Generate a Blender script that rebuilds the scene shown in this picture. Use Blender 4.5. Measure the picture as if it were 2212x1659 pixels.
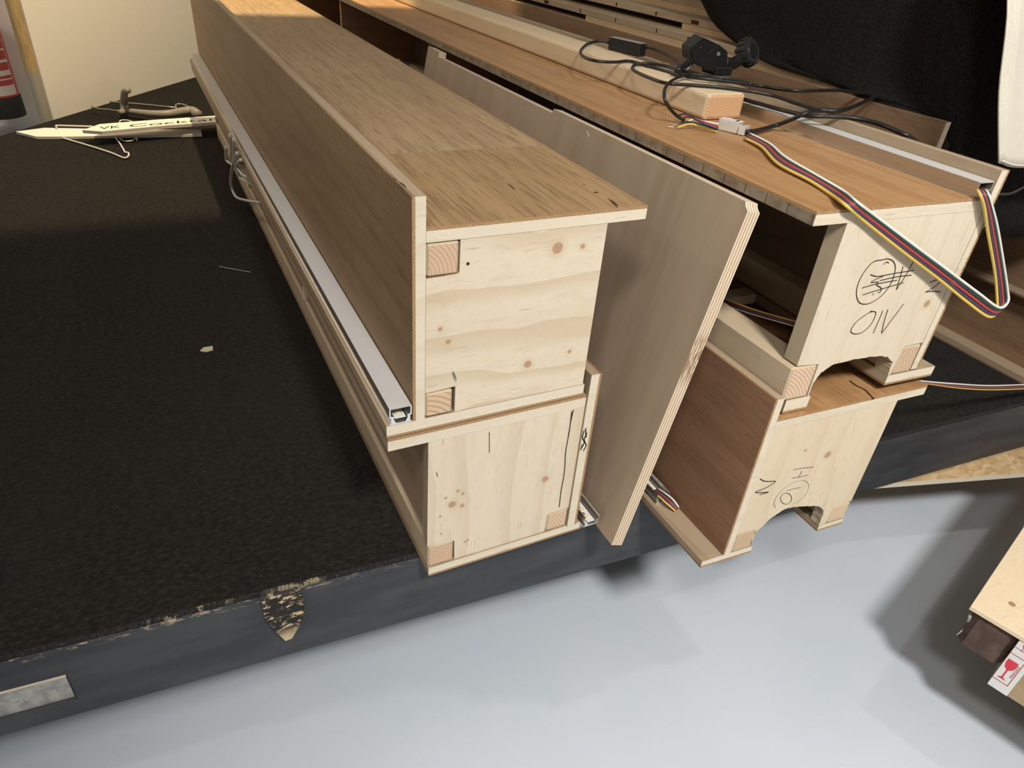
import bpy, bmesh, math, random
from mathutils import Vector, Matrix, noise as mnoise
random.seed(7)
SC = bpy.context.scene
COL = SC.collection
for o in list(bpy.data.objects):
    bpy.data.objects.remove(o, do_unlink=True)

# ------------------------------------------------------------------ camera
# right-handed "box" frame: X along the box ends, Y along the boxes (away), Z up;
# z = 0 is the underside of the upper left box.  ZO lifts that frame so the floor is at 0.
ZO = 0.71
FPX, CX, CY = 1509.57, 1106.0, 829.5
RX = Vector((0.89721201, -0.43534249, 0.07407782))
RY = Vector((-0.18550265, -0.52378121, -0.83140965))
RZ = Vector((0.40074852, 0.73220909, -0.55069998))
CAM = Vector((-0.24257195, -0.70471349, 0.55709468))
cam = bpy.data.cameras.new('camera')
cam.sensor_fit = 'HORIZONTAL'; cam.sensor_width = 36.0
cam.lens = 36.0 * FPX / 2212.0
cam.clip_start = 0.02; cam.clip_end = 60
camo = bpy.data.objects.new('camera', cam); COL.objects.link(camo)
m = Matrix.Identity(4)
for i in range(3):
    m[i][0] = RX[i]; m[i][1] = -RY[i]; m[i][2] = -RZ[i]
m[0][3], m[1][3], m[2][3] = CAM.x, CAM.y, CAM.z + ZO
camo.matrix_world = m
SC.camera = camo

# ------------------------------------------------------------------ world, lights, exposure
w = bpy.data.worlds.new('world'); SC.world = w; w.use_nodes = True
w.node_tree.nodes['Background'].inputs[0].default_value = (1.0, 0.93, 0.84, 1)
w.node_tree.nodes['Background'].inputs[1].default_value = 0.24
SC.view_settings.view_transform = 'Standard'
SC.view_settings.look = 'None'
SC.view_settings.gamma = 1.0
SC.view_settings.use_curve_mapping = False
SC.view_settings.exposure = 0.0

def lamp(name, kind, loc, target, energy, color, size=0.2, spot=90, blend=0.3):
    l = bpy.data.lights.new(name, kind); l.energy = energy; l.color = color
    if kind == 'AREA':
        l.shape = 'DISK'; l.size = size
    else:
        l.shadow_soft_size = size
    if kind == 'SPOT':
        l.spot_size = math.radians(spot); l.spot_blend = blend
    o = bpy.data.objects.new(name, l); COL.objects.link(o)
    o.location = (loc[0], loc[1], loc[2] + ZO)
    d = Vector(target) - Vector(loc)
    o.rotation_euler = d.to_track_quat('-Z', 'Y').to_euler()
    return o
KEY = lamp('front_lamp', 'SPOT', (-0.05, -2.05, 2.45), (1.05, -0.40, -0.5), 425, (1.0, 0.965, 0.91), 0.20, 76, 1.0)
KEY2 = lamp('front_left_lamp', 'SPOT', (-1.15, -1.55, 2.45), (0.80, -0.40, -0.5), 105, (1.0, 0.965, 0.91), 0.22, 74, 1.0)
SIDE = lamp('right_spot', 'SPOT', (1.75, -0.70, 2.50), (0.5, -0.1, -0.4), 34, (1.0, 0.95, 0.88), 0.05, 120, 0.6)
WARM = lamp('warm_spot', 'SPOT', (0.25, 2.137, 2.30), (0.1, 3.0, -0.3), 330, (1.0, 0.78, 0.47), 0.015, 160, 0.3)
REAR = lamp('rear_fill_light', 'POINT', (-1.7, 3.4, 1.9), (0, 0, 0), 70, (1.0, 0.84, 0.66), 0.15)  # added fill light, brightens the wall section behind the extinguisher

# ------------------------------------------------------------------ helpers
def ray(px, py):
    a, b = (px - CX) / FPX, (py - CY) / FPX
    return RX * a + RY * b + RZ
def PP(px, py, n, p0):                       # pixel -> point on a plane
    n = Vector(n); d = ray(px, py)
    t = n.dot(Vector(p0) - CAM) / n.dot(d)
    return CAM + d * t
def PX(px, py, x): return PP(px, py, (1, 0, 0), (x, 0, 0))
def PY(px, py, y): return PP(px, py, (0, 1, 0), (0, y, 0))
def PZ(px, py, z): return PP(px, py, (0, 0, 1), (0, 0, z))

def props(o, label=None, cat=None, group=None, kind=None):
    if label: o['label'] = label
    if cat: o['category'] = cat
    if group: o['group'] = group
    if kind: o['kind'] = kind
    return o
def thing(name, loc, label, cat, group=None, kind=None):
    o = bpy.data.objects.new(name, None); COL.objects.link(o)
    o.empty_display_size = 0.05
    o.location = (loc[0], loc[1], loc[2] + ZO)
    return props(o, label, cat, group, kind)
def wloc(o):
    v = Vector(o.location)
    while o.parent: o = o.parent; v += Vector(o.location)
    return v
def obj(name, bm, mat, parent=None, smooth=False, label=None):
    """verts of bm are in the box frame"""
    me = bpy.data.meshes.new(name)
    off = Vector((0, 0, ZO))
    base = wloc(parent) if parent else None
    if parent is None:
        lo = Vector((1e9,)*3); hi = Vector((-1e9,)*3)
        for v in bm.verts:
            for i in range(3):
                lo[i] = min(lo[i], v.co[i]); hi[i] = max(hi[i], v.co[i])
        base = Vector(((lo.x+hi.x)/2, (lo.y+hi.y)/2, lo.z)) + off
    for v in bm.verts: v.co = v.co + off - base
    bmesh.ops.recalc_face_normals(bm, faces=bm.faces[:])
    bm.to_mesh(me); bm.free()
    mats = mat if isinstance(mat, (list, tuple)) else [mat]
    for mm in mats: me.materials.append(mm)
    if smooth:
        for p in me.polygons: p.use_smooth = True
    o = bpy.data.objects.new(name, me); COL.objects.link(o)
    if parent:
        o.parent = parent
    else:
        o.location = base
    if label: o['label'] = label
    return o
def bm_box(x0, x1, y0, y1, z0, z1, bevel=0.0, bm=None, seg=1):
    own = bmesh.new()
    vs = [own.verts.new((x, y, z)) for z in (z0, z1) for y in (y0, y1) for x in (x0, x1)]
    for f in ((0,1,3,2),(4,6,7,5),(0,4,5,1),(2,3,7,6),(0,2,6,4),(1,5,7,3)):
        own.faces.new([vs[i] for i in f])
    if bevel > 0:
        bmesh.ops.bevel(own, geom=own.edges[:], offset=bevel, segments=seg, affect='EDGES', profile=0.5)
    if bm is None: return own
    merge(bm, own); return bm
def merge(dst, src, mat=None):
    mp = {}
    for v in src.verts: mp[v] = dst.verts.new(v.co)
    for f in src.faces:
        try:
            nf = dst.faces.new([mp[v] for v in f.verts]); nf.material_index = f.material_index if mat is None else mat
            nf.smooth = f.smooth
        except ValueError: pass
    src.free()
def bm_prism(pts, y0, y1, axis='Y', bevel=0.0):
    """polygon pts extruded along an axis. axis Y: pts are (x,z); Z: (x,y); X: (y,z)"""
    bm = bmesh.new()
    def mk(p, t):
        return {'Y': (p[0], t, p[1]), 'Z': (p[0], p[1], t), 'X': (t, p[0], p[1])}[axis]
    a = [bm.verts.new(mk(p, y0)) for p in pts]; b = [bm.verts.new(mk(p, y1)) for p in pts]
    n = len(pts)
    bm.faces.new(a); bm.faces.new(b[::-1])
    for i in range(n): bm.faces.new((a[i], b[i], b[(i+1) % n], a[(i+1) % n]))
    if bevel > 0:
        bmesh.ops.bevel(bm, geom=bm.edges[:], offset=bevel, segments=1, affect='EDGES')
    return bm
def shear(bm, k, x0):
    if k:
        for v in bm.verts: v.co.y -= k * (v.co.x - x0)
    return bm
def spline(pts, n=8):
    P = [Vector(p) for p in pts]
    if len(P) < 3: return P
    out = []
    for i in range(len(P)-1):
        p0 = P[i-1] if i else P[0]*2-P[1]
        p1, p2 = P[i], P[i+1]
        p3 = P[i+2] if i+2 < len(P) else P[-1]*2-P[-2]
        for j in range(n):
            t = j/n
            out.append(0.5*((2*p1)+(p2-p0)*t+(2*p0-5*p1+4*p2-p3)*t*t+(3*p1-p0-3*p2+p3)*t**3))
    out.append(P[-1]); return out
def bm_tube(pts, r, sides=8, n=8, smooth_path=True, bm=None, cap=True, flat=None):
    path = spline(pts, n) if smooth_path else [Vector(p) for p in pts]
    own = bmesh.new(); rings = []
    up = Vector((0.13, 0.21, 0.97)).normalized()
    m_ = len(path)
    for i, p in enumerate(path):
        t = (path[min(i+1, m_-1)] - path[max(i-1, 0)])
        if t.length < 1e-9: t = Vector((0, 1, 0))
        t.normalize()
        s = t.cross(up)
        if s.length < 1e-4: s = t.cross(Vector((1, 0, 0)))
        s.normalize(); u = s.cross(t).normalized(); up = u
        rr = r(i/(m_-1)) if callable(r) else r
        rings.append([own.verts.new(p + s*math.cos(a)*rr + u*math.sin(a)*rr*(flat or 1)) for a in
                      [2*math.pi*k/sides for k in range(sides)]])
    for a, b in zip(rings, rings[1:]):
        for k in range(sides):
            f = own.faces.new((a[k], a[(k+1) % sides], b[(k+1) % sides], b[k])); f.smooth = True
    if cap:
        own.faces.new(rings[0][::-1]); own.faces.new(rings[-1])
    if bm is None: return own
    merge(bm, own); return bm
def bm_cyl(c, axis, r, h, sides=20, r2=None, bm=None, bevel=0):
    own = bmesh.new(); ax = Vector(axis).normalized()
    s = ax.orthogonal().normalized(); u = ax.cross(s); c = Vector(c); r2 = r if r2 is None else r2
    A = [own.verts.new(c + (s*math.cos(2*math.pi*k/sides) + u*math.sin(2*math.pi*k/sides))*r) for k in range(sides)]
    B = [own.verts.new(c + ax*h + (s*math.cos(2*math.pi*k/sides) + u*math.sin(2*math.pi*k/sides))*r2) for k in range(sides)]
    own.faces.new(A[::-1]); own.faces.new(B)
    for k in range(sides):
        own.faces.new((A[k], A[(k+1) % sides], B[(k+1) % sides], B[k]))
    if bevel: bmesh.ops.bevel(own, geom=[e for e in own.edges if len(e.link_faces) == 2 and any(len(f.verts) > 4 for f in e.link_faces)], offset=bevel, segments=2, affect='EDGES')
    if bm is None: return own
    merge(bm, own); return bm
def bm_lathe(c, prof, sides=28):
    bm = bmesh.new(); c = Vector(c); R_ = []
    for r, z in prof:
        R_.append([bm.verts.new(c + Vector((math.cos(2*math.pi*k/sides)*r, math.sin(2*math.pi*k/sides)*r, z))) for k in range(sides)])
    for a, b in zip(R_, R_[1:]):
        for k in range(sides): bm.faces.new((a[k], a[(k+1) % sides], b[(k+1) % sides], b[k]))
    bm.faces.new(R_[0][::-1]); bm.faces.new(R_[-1])
    return bm

# ------------------------------------------------------------------ materials
MAT = {}
class NT:
    def __init__(s, name, rough=0.6, spec=0.3):
        s.m = bpy.data.materials.new(name); s.m.use_nodes = True
        s.t = s.m.node_tree; s.b = s.t.nodes['Principled BSDF']
        s.b.inputs['Roughness'].default_value = rough
        s.b.inputs['Specular IOR Level'].default_value = spec
    def n(s, typ, **kw):
        nd = s.t.nodes.new(typ)
        for k, v in kw.items(): setattr(nd, k, v)
        return nd
    def link(s, a, b): s.t.links.new(a, b)
    def pos(s, obj=False):
        if obj: return s.n('ShaderNodeTexCoord').outputs['Object']
        return s.n('ShaderNodeNewGeometry').outputs['Position']
    def mapv(s, v, scale=(1,1,1), loc=(0,0,0), rot=(0,0,0)):
        mp = s.n('ShaderNodeMapping'); s.link(v, mp.inputs[0])
        mp.inputs['Location'].default_value = loc; mp.inputs['Rotation'].default_value = rot
        mp.inputs['Scale'].default_value = scale
        return mp.outputs[0]
    def noise(s, v, scale, detail=4, rough=0.55, dist=0.0):
        nd = s.n('ShaderNodeTexNoise'); s.link(v, nd.inputs['Vector'])
        nd.inputs['Scale'].default_value = scale; nd.inputs['Detail'].default_value = detail
        nd.inputs['Roughness'].default_value = rough; nd.inputs['Distortion'].default_value = dist
        return nd.outputs['Fac']
    def wave(s, v, scale, dist, detail=2, dscale=1.0, kind='BANDS', direc='X', prof='SIN', drough=0.5):
        nd = s.n('ShaderNodeTexWave', wave_type=kind, wave_profile=prof)
        if kind == 'BANDS': nd.bands_direction = direc
        else: nd.rings_direction = direc
        s.link(v, nd.inputs['Vector'])
        for k, val in (('Scale', scale), ('Distortion', dist), ('Detail', detail), ('Detail Scale', dscale), ('Detail Roughness', drough)):
            nd.inputs[k].default_value = val
        return nd.outputs['Fac']
    def ramp(s, f, stops):
        r = s.n('ShaderNodeValToRGB'); s.link(f, r.inputs[0])
        e = r.color_ramp.elements
        while len(e) < len(stops): e.new(0.5)
        for el, (p, c) in zip(e, stops):
            el.position = p; el.color = (c[0], c[1], c[2], 1) if isinstance(c, tuple) else (c, c, c, 1)
        return r.outputs[0]
    def mix(s, fac, a, b, mode='MIX'):
        mx = s.n('ShaderNodeMix', data_type='RGBA', blend_type=mode)
        for inp, v in ((0, fac), (6, a), (7, b)):
            if isinstance(v, (int, float)): mx.inputs[inp].default_value = v
            elif isinstance(v, tuple): mx.inputs[inp].default_value = (v[0], v[1], v[2], 1)
            else: s.link(v, mx.inputs[inp])
        return mx.outputs[2]
    def math(s, op, a, b=None, c=None, clamp=False):
        nd = s.n('ShaderNodeMath', operation=op); nd.use_clamp = clamp
        for i, v in enumerate((a, b, c)):
            if v is None: continue
            if isinstance(v, (int, float)): nd.inputs[i].default_value = v
            else: s.link(v, nd.inputs[i])
        return nd.outputs[0]
    def smooth(s, v, lo, hi):
        nd = s.n('ShaderNodeMapRange', interpolation_type='SMOOTHSTEP'); s.link(v, nd.inputs[0])
        nd.inputs[1].default_value = lo; nd.inputs[2].default_value = hi
        return nd.outputs[0]
    def color(s, c):
        if isinstance(c, tuple): s.b.inputs['Base Color'].default_value = (c[0], c[1], c[2], 1)
        else: s.link(c, s.b.inputs['Base Color'])
    def bump(s, h, strength=0.2, dist=0.001):
        b = s.n('ShaderNodeBump'); b.inputs['Strength'].default_value = strength; b.inputs['Distance'].default_value = dist
        s.link(h, b.inputs['Height']); s.link(b.outputs[0], s.b.inputs['Normal'])
def knots(t, pos, col, ks, grain='X'):
    """ks: (x, z, r) in the box frame; oval brown knots on an XZ face"""
    sep = t.n('ShaderNodeSeparateXYZ'); t.link(pos, sep.inputs[0])
    for (x, z, r) in ks:
        dx = t.math('SUBTRACT', sep.outputs[0], x); dz = t.math('SUBTRACT', sep.outputs[2], z + ZO)
        d = t.math('SQRT', t.math('ADD', t.math('MULTIPLY', dx, dx), t.math('MULTIPLY', dz, dz)))
        d = t.math('DIVIDE', d, r)
        ring = t.math('SINE', t.math('MULTIPLY', d, 9.0))
        kc = t.mix(t.math('MULTIPLY_ADD', ring, 0.25, 0.5), (0.50, 0.33, 0.20), (0.33, 0.20, 0.115))
        col = t.mix(t.smooth(d, 1.1, 0.8), col, kc)
        halo = t.math('MULTIPLY', t.smooth(d, 2.6, 1.0), 0.30)
        col = t.mix(halo, col, (0.58, 0.40, 0.23))
    return col
def spruce(name, grain='X', ks=(), light=(0.75, 0.65, 0.50), dark=(0.58, 0.43, 0.27), seed=0.0, strength=0.8, cath=False):
    t = NT(name, 0.62, 0.25); p = t.pos()
    if grain == 'X': sc, d = (0.35, 1.0, 1.0), 'Z'
    elif grain == 'Z': sc, d = (1.0, 1.0, 0.30), 'X'
    else: sc, d = (1.0, 0.12, 1.0), 'DIAGONAL'
    v = t.mapv(p, sc, (seed, seed*1.7, seed*0.6))
    wv = t.wave(v, 5.0, 6.5, 2.5, 1.6, 'BANDS', d, 'SAW')
    soft = t.noise(t.mapv(p, tuple(a*b for a, b in zip(sc, (1, 1, 1))), (seed*2, seed, seed)), 55, 4, 0.6, 0.6)
    fine = t.noise(t.mapv(p, tuple(a*b for a, b in zip(sc, (1, 1, 1))), (seed,)*3), 240, 3)
    broad = t.noise(v, 9, 3)
    c = t.mix(t.math('MULTIPLY', t.smooth(wv, 0.55, 1.0), strength*0.62), light, dark)
    c = t.mix(t.math('MULTIPLY', t.smooth(soft, 0.5, 0.72), strength*0.35), c, dark)
    c = t.mix(t.math('MULTIPLY', t.smooth(broad, 0.45, 0.75), 0.16), c, dark)
    c = t.mix(t.math('MULTIPLY', t.smooth(fine, 0.45, 0.75), 0.10), c, (0.45, 0.30, 0.17))
    dash = t.noise(t.mapv(p, {'X': (0.07, 1, 1), 'Z': (1, 1, 0.07)}.get(grain, (1, 0.05, 1)), (seed*5, 0, seed)), 330, 2, 0.5)
    c = t.mix(t.math('MULTIPLY', t.smooth(dash, 0.66, 0.72), 0.35), c, (0.36, 0.25, 0.15))
    if ks: c = knots(t, p, c, ks)
    t.color(c); t.bump(fine, 0.12, 0.0006)
    return t.m
def oak(name, across='X', a=(0.36, 0.235, 0.125), b=(0.235, 0.140, 0.068), rough=0.55, seed=0.0, spec=0.3, cscale=7.0, pf=340, ps=0.48):
    t = NT(name, rough, spec); p = t.pos()
    v = t.mapv(p, (1.0, 0.10, 1.0), (seed, seed*2.3, seed))
    wv = t.wave(v, cscale, 9.0, 3.0, 1.3, 'BANDS', across, drough=0.6)
    pores = t.noise(t.mapv(p, (1.0, 0.035, 1.0), (seed*3, seed, seed)), pf, 3, 0.6)
    broad = t.noise(t.mapv(p, (1.0, 0.25, 1.0), (seed, seed, seed)), 7, 3)
    mid = t.noise(t.mapv(p, (1.0, 0.06, 1.0), (seed, seed, seed)), 90, 3)
    c = t.mix(t.math('MULTIPLY', t.smooth(wv, 0.6, 1.0), 0.45), a, b)
    c = t.mix(t.math('MULTIPLY', t.smooth(broad, 0.35, 0.7), 0.55), c, b)
    c = t.mix(t.math('MULTIPLY', t.smooth(mid, 0.45, 0.72), 0.30), c, b)
    c = t.mix(t.math('MULTIPLY', t.smooth(pores, 0.52, 0.62), ps), c, tuple(x*0.40 for x in b))
    t.color(c); t.bump(pores, 0.35, 0.0008)
    return t.m
def endgrain(name, cx, cz, light=(0.66, 0.47, 0.32), dark=(0.50, 0.31, 0.19), scale=95):
    t = NT(name, 0.7, 0.2); p = t.pos()
    v = t.mapv(p, (1, 0.0, 1), (-cx, 0, -(cz+ZO)))
    wv = t.wave(v, float(scale), 0.6, 2.0, 4.0, 'RINGS', 'Y')
    fn = t.noise(p, 900, 2)
    c = t.mix(t.smooth(wv, 0.55, 0.95), light, dark)
    c = t.mix(t.math('MULTIPLY', fn, 0.2), c, dark)
    t.color(c); t.bump(wv, 0.15, 0.0004)
    return t.m
def plain(name, c, rough=0.6, spec=0.3, metal=0.0, nscale=0, namp=0.15, bump=0.0, bscale=400):
    t = NT(name, rough, spec); t.b.inputs['Metallic'].default_value = metal
    if nscale:
        f = t.noise(t.pos(), nscale, 5)
        t.color(t.mix(t.smooth(f, 0.3, 0.7), tuple(x*(1-namp) for x in c), tuple(min(1, x*(1+namp)) for x in c)))
    else: t.color(c)
    if bump: t.bump(t.noise(t.pos(), bscale, 4), bump, 0.001)
    return t.m
# floor: matt blue-grey painted screed with fine speckle
t = NT('floor_paint', 0.42, 0.35)
p = t.pos(); nb = t.noise(p, 2.2, 4); nf = t.noise(p, 320, 3); sp = t.noise(p, 34, 2)
c = t.mix(t.smooth(nb, 0.3, 0.7), (0.58, 0.64, 0.715), (0.63, 0.685, 0.745))
c = t.mix(t.math('MULTIPLY', t.smooth(nf, 0.4, 0.8), 0.18), c, (0.48, 0.52, 0.57))
c = t.mix(t.math('MULTIPLY', t.smooth(sp, 0.79, 0.82), 0.6), c, (0.2, 0.2, 0.2))
t.color(c); t.bump(t.noise(p, 60, 4), 0.05, 0.002); MAT['floor'] = t.m
# black needle felt carpet
t = NT('black_felt', 0.95, 0.12)
p = t.pos(); nf = t.noise(p, 520, 3, 0.7); nm = t.noise(t.mapv(p, (1, 1.6, 1)), 90, 5, 0.7); nb = t.noise(p, 3, 3)
c = t.mix(t.smooth(nm, 0.35, 0.75), (0.0075, 0.0072, 0.0068), (0.030, 0.0275, 0.024))
c = t.mix(t.math('MULTIPLY', t.smooth(nf, 0.55, 0.8), 0.5), c, (0.075, 0.066, 0.054))
c = t.mix(t.math('MULTIPLY', t.smooth(nb, 0.4, 0.7), 0.3), c, (0.02, 0.019, 0.018))
t.color(c); t.bump(nf, 0.8, 0.003)
t.b.inputs['Sheen Weight'].default_value = 0.02; t.b.inputs['Sheen Roughness'].default_value = 0.5; t.b.inputs['Sheen Tint'].default_value = (0.9, 0.85, 0.75, 1)
MAT['felt'] = t.m
t = NT('fuzzy_felt_edge', 0.95, 0.1); p = t.pos(); nf = t.noise(t.mapv(p, (1, 1, 1)), 420, 4, 0.7); nm = t.noise(p, 45, 3)
sepx = t.n('ShaderNodeSeparateXYZ'); t.link(p, sepx.inputs[0])
c = t.mix(t.smooth(nf, 0.4, 0.75), (0.018, 0.018, 0.019), (0.085, 0.083, 0.08)); c = t.mix(t.math('MULTIPLY', t.math('MULTIPLY', t.smooth(nm, 0.50, 0.58), t.math('MULTIPLY', t.smooth(t.noise(p, 4.5, 2), 0.46, 0.54), t.smooth(sepx.outputs[0], 0.05, -0.1))), t.smooth(nf, 0.42, 0.52)), c, (0.42, 0.35, 0.24))
t.color(c); t.bump(nf, 1.0, 0.003); MAT['felt_edge'] = t.m
# dark painted fascia with chipped upper edge
t = NT('dark_grey_paint', 0.5, 0.35)
p = t.pos(); v = t.mapv(p, (0.25, 0.25, 1)); n1 = t.noise(v, 26, 5); n2 = t.noise(p, 420, 3); n3 = t.noise(t.mapv(p, (0.3, 0.3, 1)), 160, 4, 0.75)
c = t.mix(t.smooth(n1, 0.35, 0.7), (0.036, 0.038, 0.043), (0.058, 0.061, 0.067))
c = t.mix(t.math('MULTIPLY', t.smooth(n2, 0.5, 0.8), 0.2), c, (0.10, 0.10, 0.105))
sep = t.n('ShaderNodeSeparateXYZ'); t.link(p, sep.inputs[0])
edge = t.smooth(sep.outputs[2], ZO-0.330, ZO-0.314)
left = t.smooth(sep.outputs[0], 0.30, -0.45)
chip = t.math('MULTIPLY', t.math('MULTIPLY', edge, left), t.smooth(n3, 0.54, 0.60))
c = t.mix(chip, c, (0.55, 0.44, 0.29))
t.color(c); t.bump(n1, 0.12, 0.002); MAT['fascia'] = t.m
t = NT('chipped_block', 0.6, 0.25)
p = t.pos(); n3 = t.noise(t.mapv(p, (1, 1, 2.2)), 60, 5, 0.75)
sep = t.n('ShaderNodeSeparateXYZ'); t.link(p, sep.inputs[0])
low = t.smooth(sep.outputs[2], ZO-0.375, ZO-0.405)
msk = t.math('MAXIMUM', t.smooth(n3, 0.52, 0.60), t.math('MULTIPLY', low, t.smooth(n3, 0.30, 0.36)))
t.color(t.mix(msk, (0.022, 0.020, 0.018), (0.60, 0.46, 0.29))); MAT['block'] = t.m
MAT['block_raw'] = spruce('block_raw_wood', 'Z', light=(0.74, 0.62, 0.50), dark=(0.6, 0.46, 0.34), strength=0.4)
MAT['oak_top'] = oak('oak_veneer_top', 'X', (0.395, 0.275, 0.155), (0.285, 0.190, 0.100), seed=0.3)
MAT['oak_top2'] = oak('oak_veneer_top_front', 'X', (0.39, 0.258, 0.132), (0.27, 0.168, 0.080), seed=1.9, cscale=6)
MAT['oak_side'] = oak('oak_veneer_side', 'Z', (0.315, 0.208, 0.108), (0.215, 0.136, 0.067), seed=2.7, cscale=5, pf=480, ps=0.35)
MAT['oak_warm'] = oak('oak_veneer_warm', 'X', (0.43, 0.245, 0.110), (0.31, 0.160, 0.066), seed=4.1, cscale=4, spec=0.45, rough=0.42, pf=420, ps=0.32)
MAT['oak_red'] = oak('oak_veneer_reddish', 'Z', (0.30, 0.165, 0.092), (0.21, 0.110, 0.058), seed=5.5, cscale=3, pf=480, ps=0.30)
MAT['oak_dark'] = oak('oak_veneer_brown', 'Z', (0.25, 0.155, 0.090), (0.16, 0.095, 0.055), seed=6.5, cscale=3, pf=480, ps=0.30)
MAT['core'] = spruce('spruce_core_edge', 'X', light=(0.76, 0.68, 0.54), dark=(0.64, 0.53, 0.37), strength=0.5)
MAT['core_y'] = spruce('spruce_core_board', 'Y', light=(0.38, 0.295, 0.20), dark=(0.26, 0.185, 0.115), strength=0.8)
t = NT('greyed_block_edge', 0.75, 0.15); p = t.pos(); sep = t.n('ShaderNodeSeparateXYZ'); t.link(p, sep.inputs[0])
sn = t.math('SINE', t.math('MULTIPLY', t.math('ADD', sep.outputs[1], t.math('MULTIPLY', t.noise(p, 3, 2), 0.06)), 2*math.pi/0.042)); nz = t.noise(t.mapv(p, (1, 0.5, 1)), 120, 4)
blk = t.n('ShaderNodeTexVoronoi'); blk.voronoi_dimensions = '1D'; t.link(sep.outputs[1], blk.inputs['W']); blk.inputs['Scale'].default_value = 24
c = t.mix(t.smooth(nz, 0.35, 0.7), (0.30, 0.245, 0.18), (0.20, 0.155, 0.11))
sb_ = t.n('ShaderNodeSeparateColor'); t.link(blk.outputs['Color'], sb_.inputs[0])
c = t.mix(t.math('MULTIPLY', sb_.outputs[0], 0.5), c, (0.17, 0.125, 0.085))
c = t.mix(t.math('MULTIPLY', t.smooth(sn, 0.985, 0.997), 0.8), c, (0.07, 0.05, 0.035)); t.color(c); MAT['core_grey'] = t.m
MAT['panel_in'] = oak('brown_inner_panel', 'Z', (0.33, 0.24, 0.165), (0.26, 0.18, 0.12), seed=8.5, cscale=3, pf=480, ps=0.15)
MAT['plyside'] = spruce('three_ply_side', 'Z', light=(0.46, 0.38, 0.26), dark=(0.28, 0.21, 0.13), strength=1.0, seed=9)
MAT['vedge'] = plain('veneer_edge', (0.40, 0.25, 0.13), 0.8, 0.1, nscale=500, namp=0.3)
MAT['batten'] = spruce('planed_batten', 'Y', light=(0.56, 0.45, 0.31), dark=(0.43, 0.32, 0.20), strength=0.6, seed=1.3)
MAT['timber'] = spruce('planed_timber', 'Y', light=(0.66, 0.53, 0.35), dark=(0.50, 0.36, 0.21), strength=0.35, seed=2.3)
MAT['timber_end'] = endgrain('timber_end_grain', 0.60, 0.40, (0.62, 0.39, 0.22), (0.52, 0.30, 0.16), 60)
MAT['alu'] = plain('aluminium', (0.62, 0.60, 0.57), 0.34, 0.5, 1.0)
MAT['alu_cut'] = plain('cut_aluminium', (0.85, 0.85, 0.84), 0.25, 0.5, 0.85)
MAT['diffuser'] = plain('opal_diffuser', (0.50, 0.49, 0.48), 0.5, 0.3)
MAT['strip'] = plain('led_strip_white', (0.72, 0.70, 0.66), 0.5, 0.3)
MAT['chip'] = plain('led_chip_yellow', (0.80, 0.62, 0.36), 0.4, 0.4)
MAT['chip_dark'] = plain('resistor_black', (0.02, 0.02, 0.02), 0.4, 0.4)
MAT['screw'] = plain('zinc_screw', (0.55, 0.56, 0.58), 0.3, 0.5, 1.0)
MAT['ink'] = plain('black_marker', (0.012, 0.012, 0.014), 0.6, 0.2)
MAT['pencil'] = plain('pencil_line', (0.20, 0.16, 0.12), 0.8, 0.1)
MAT['crack'] = plain('dark_crack', (0.06, 0.035, 0.02), 0.9, 0.05)
MAT['black'] = plain('black_plastic', (0.012, 0.012, 0.012), 0.42, 0.4)
MAT['cord'] = plain('black_cord', (0.014, 0.013, 0.012), 0.38, 0.45)
MAT['rubber'] = plain('black_rubber', (0.02, 0.02, 0.021), 0.6, 0.3, nscale=200, namp=0.3)
MAT['w_yellow'] = plain('wire_yellow', (0.72, 0.50, 0.09), 0.4, 0.4)
MAT['w_blue'] = plain('wire_blue', (0.055, 0.05, 0.12), 0.4, 0.4)
MAT['w_red'] = plain('wire_red', (0.45, 0.055, 0.05), 0.4, 0.4)
MAT['w_green'] = plain('wire_green', (0.015, 0.055, 0.05), 0.4, 0.4)
MAT['w_white'] = plain('wire_white', (0.78, 0.75, 0.68), 0.4, 0.4)
MAT['copper'] = plain('tinned_copper', (0.80, 0.76, 0.70), 0.3, 0.5, 1.0)
MAT['white_card'] = plain('white_card', (0.80, 0.76, 0.68), 0.6, 0.2)
MAT['white_wire'] = plain('white_coated_wire', (0.72, 0.68, 0.60), 0.4, 0.4)
MAT['grey_plastic'] = plain('grey_plastic', (0.30, 0.27, 0.24), 0.4, 0.4)
MAT['steel'] = plain('steel_wire', (0.35, 0.33, 0.30), 0.35, 0.5, 0.8)
MAT['galv'] = plain('galvanised_plate', (0.42, 0.42, 0.40), 0.55, 0.4, 0.35, nscale=60, namp=0.25)
MAT['wall'] = plain('white_wall', (0.78, 0.755, 0.70), 0.85, 0.15, nscale=120, namp=0.02)
MAT['wall2'] = plain('grey_wall', (0.62, 0.58, 0.53), 0.85, 0.15, nscale=120, namp=0.03)
MAT['ceil'] = plain('ceiling_white', (0.7, 0.68, 0.64), 0.9, 0.1)
t = NT('bamboo_pole', 0.6, 0.25); p = t.pos(); sep = t.n('ShaderNodeSeparateXYZ'); t.link(p, sep.inputs[0])
nn = t.noise(t.mapv(p, (1, 1, 0.15)), 120, 4)
cc = t.mix(t.smooth(nn, 0.35, 0.7), (0.46, 0.34, 0.17), (0.34, 0.23, 0.11))
t.color(t.mix(t.smooth(sep.outputs[2], ZO-0.10, ZO-0.13), cc, (0.33, 0.31, 0.27))); MAT['pole'] = t.m
MAT['red'] = plain('extinguisher_red', (0.50, 0.035, 0.03), 0.35, 0.5)
MAT['red_label'] = plain('red_label_print', (0.42, 0.07, 0.055), 0.5, 0.3)
MAT['label'] = plain('label_white', (0.66, 0.60, 0.54), 0.5, 0.3)
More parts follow.
